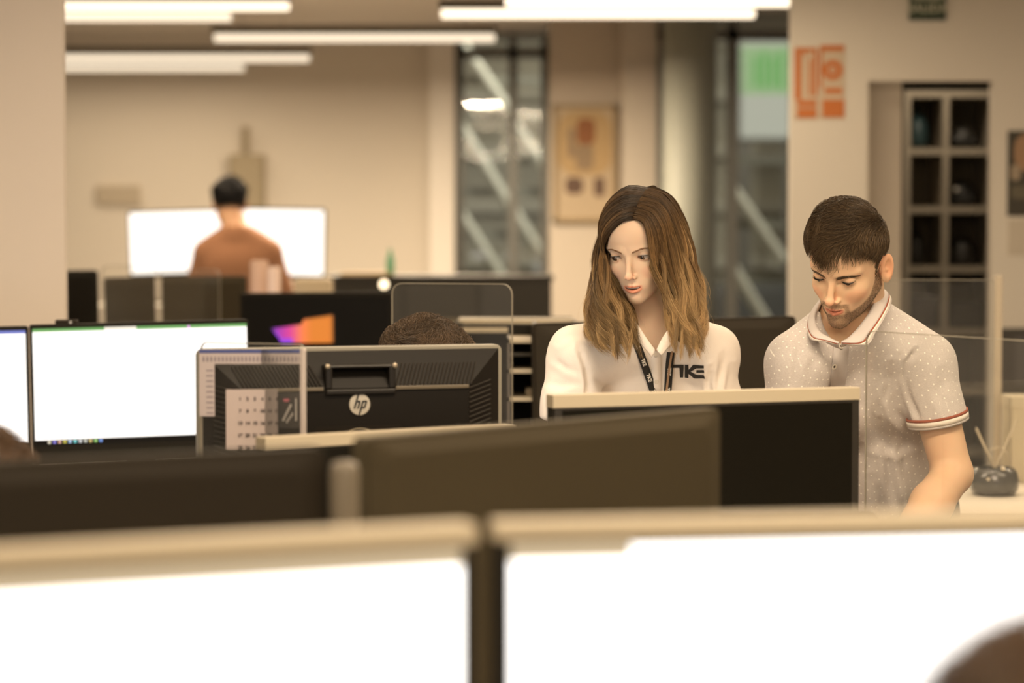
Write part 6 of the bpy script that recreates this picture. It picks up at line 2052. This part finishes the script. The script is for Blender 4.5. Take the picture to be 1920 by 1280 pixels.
    mb = MB(); mb.prism([(-1.05, .95), (-.65, 1.30), (.50, 1.34), (.98, .97)], -.82, .82); mb.build('side_glass', mat('car_glass', (.12, .12, .12), .1), r)
    for sx in (-1.25, 1.25):
        for sy in (-.78, .78):
            mb = MB(); mb.tube([(sx, sy - .1, .33), (sx, sy + .1, .33)], .33, 24); mb.build('wheel', mat('tyre', (.02, .02, .02), .8), r)
    # people elsewhere come last


def office_chair(x, y, rz, label):
    r = empty('office_chair', (x, y, 0), rz); tag(r, label, 'chair')
    bm = mat('chair_black', (.02, .018, .016), .8)
    mb = MB(); mb.prism(round_rect(.46, .44, .08, 4), 0, .07); mb.v = [(a, c, .40 + b) for a, b, c in mb.v]; mb.build('seat', bm, r, bevel=.02)
    mb = MB(); mb.prism(round_rect(.42, .50, .08, 4, 0, .78), .20, .25); mb.build('backrest', bm, r, bevel=.015)
    mb = MB(); mb.tube([(0, 0, .08), (0, 0, .40)], .03, 12); mb.build('gas_lift', METAL, r)
    mb = MB()
    for k in range(5):
        a = 2 * math.pi * k / 5; mb.tube([(0, 0, .10), (.30 * math.cos(a), .30 * math.sin(a), .06)], .02, 8)
    mb.build('base', bm, r)
    for k in range(5):
        a = 2 * math.pi * k / 5; mb = MB(); c = Vector((.30 * math.cos(a), .30 * math.sin(a), .03)); mb.tube([c + Vector((-.02, 0, 0)), c + Vector((.02, 0, 0))], .03, 12); mb.build('castor', bm, r)


def simple_person(key, label, x, y, zc, ypr, scale, hair, shirt, seated=True, facing=-1, skin=(.55, .32, .19), n=2500, curl=.3, thick=.02, girth=1.0, shz=None, dx_neck=0.0, res=.0042, rad=.0007, zoff=0.0, low=.14, back=.55, flat=0.0, shw=.165, nup=0.0):
    f = facing
    zn = zc - .17 + nup; zs = zn - .055 if shz is None else shz
    nx = x + dx_neck
    hipz = .52 if seated else .95
    hy = y - f * .10 if seated else y
    J = dict(neck=(nx, y - f * .03, zn), hip=(nx, hy, hipz + .06), shR=(nx - shw, y - f * .02, zs), shL=(nx + shw, y - f * .02, zs),
             elR=(nx - .23, y + f * .02, zs - .27), elL=(nx + .23, y + f * .02, zs - .27), wrR=(nx - .14, y + f * .26, zs - .33), wrL=(nx + .14, y + f * .26, zs - .33),
             girth=girth)
    if seated:
        J.update(hipR=(nx - .09, hy, .53), hipL=(nx + .09, hy, .53), knR=(nx - .11, hy + f * .42, .52), knL=(nx + .11, hy + f * .42, .52),
                 anR=(nx - .11, hy + f * .40, .08), anL=(nx + .11, hy + f * .40, .08))
    else:
        J.update(hipR=(nx - .09, hy, .90), hipL=(nx + .09, hy, .90), knR=(nx - .10, hy + f * .02, .48), knL=(nx + .10, hy + f * .02, .48),
                 anR=(nx - .10, hy, .08), anL=(nx + .10, hy, .08))
    J['toe'] = (0, f, 0)
    # trunk frame assumes the chest looks along -y; swap sides when facing away
    if f > 0: J['shR'], J['shL'] = J['shL'], J['shR']; J['elR'], J['elL'] = J['elL'], J['elR']; J['wrR'], J['wrL'] = J['wrL'], J['wrR']
    sp = dict(key=key, base=(nx, y, 0), label=label, head=((x, y, zc), ypr, scale), skin=skin, lids=(.004, -.004), J={k: (np.array(v, float) if isinstance(v, tuple) else v) for k, v in J.items()},
              res=res, coarse=.02, detail=False, hands=True, toe=(0, f, 0), fine=[((nx - .3, min(y, y + f * .5), zs - .42), (nx + .3, max(y, y + f * .5), zs - .25), .010)])
    root, hd, M, body = build_person(sp)
    J = sp['J']; prims, _ = torso_prims(J)
    Fd = cloth_field(J, M, prims, .014, .011, dict(R=.75, L=.75, r=(.062, .060)), neckcut=lambda F: F.cap(J['neck'] + M @ np.array([0, .02, .02]), J['neck'] + M[:, 2] * .12, .062, .075, .01, sub=True),
                     bottom=hipz - .02)
    V, Q = Fd.mesh(); V = relax(V, Q, 2); finish(np_mesh('shirt', V, Q, mat(key + '_shirt', shirt, .9)), root)
    trousers(root, J, (.03, .03, .035), key, .02)
    short_hair(root, hd, key, hair, n=n, thick=thick, ln=(.02, .035), curl=curl, rad=rad, zoff=zoff, low=low, back=back, flat=flat)
    return root


def people():
    build_woman()
    build_man()
    simple_person('curly', 'seated person with curly brown hair, head top showing above the round-logo monitor', -.168, 4.92, 1.190, (-48, 16, 0), .99, (.085, .052, .027), (.10, .12, .16),
                  n=9000, curl=.55, thick=.022, low=.9, back=1.0, flat=.62, res=.003, rad=.00042)
    office_chair(-.168, 5.05, 0, 'black office chair of the curly-haired seated person')
    simple_person('left', 'seated person at the left edge, only dark brown hair showing above the dark monitor', -.735, 3.32, 1.086, (0, 15, 0), 1.0, (.10, .052, .022), (.2, .2, .22), n=2500, curl=.3)
    office_chair(-.735, 3.35, 0, 'black office chair of the seated person at the left edge')
    simple_person('corner', 'seated person in the bottom right corner, only a blurred curve of brown hair showing', .296, 1.25, 1.158, (180, 5, 0), 1.0, (.075, .038, .014), (.3, .3, .3), facing=1, n=2500, curl=.3)
    office_chair(.288, 1.14, math.pi, 'black office chair of the person in the bottom right corner')
    simple_person('back', 'man with black hair and reddish-tan shirt standing at the back, facing two white screens', Wx(432, 11.4), 11.4, 1.622, (168, 8, 0), .97, (.004, .003, .003), (.30, .14, .07),
                  seated=False, facing=1, n=3500, curl=.1, thick=.020, dx_neck=.04, shz=1.395, shw=.145, nup=.035, girth=1.0, zoff=-.06, low=.6, back=1.0)
room()
lights()
equipment()
people()
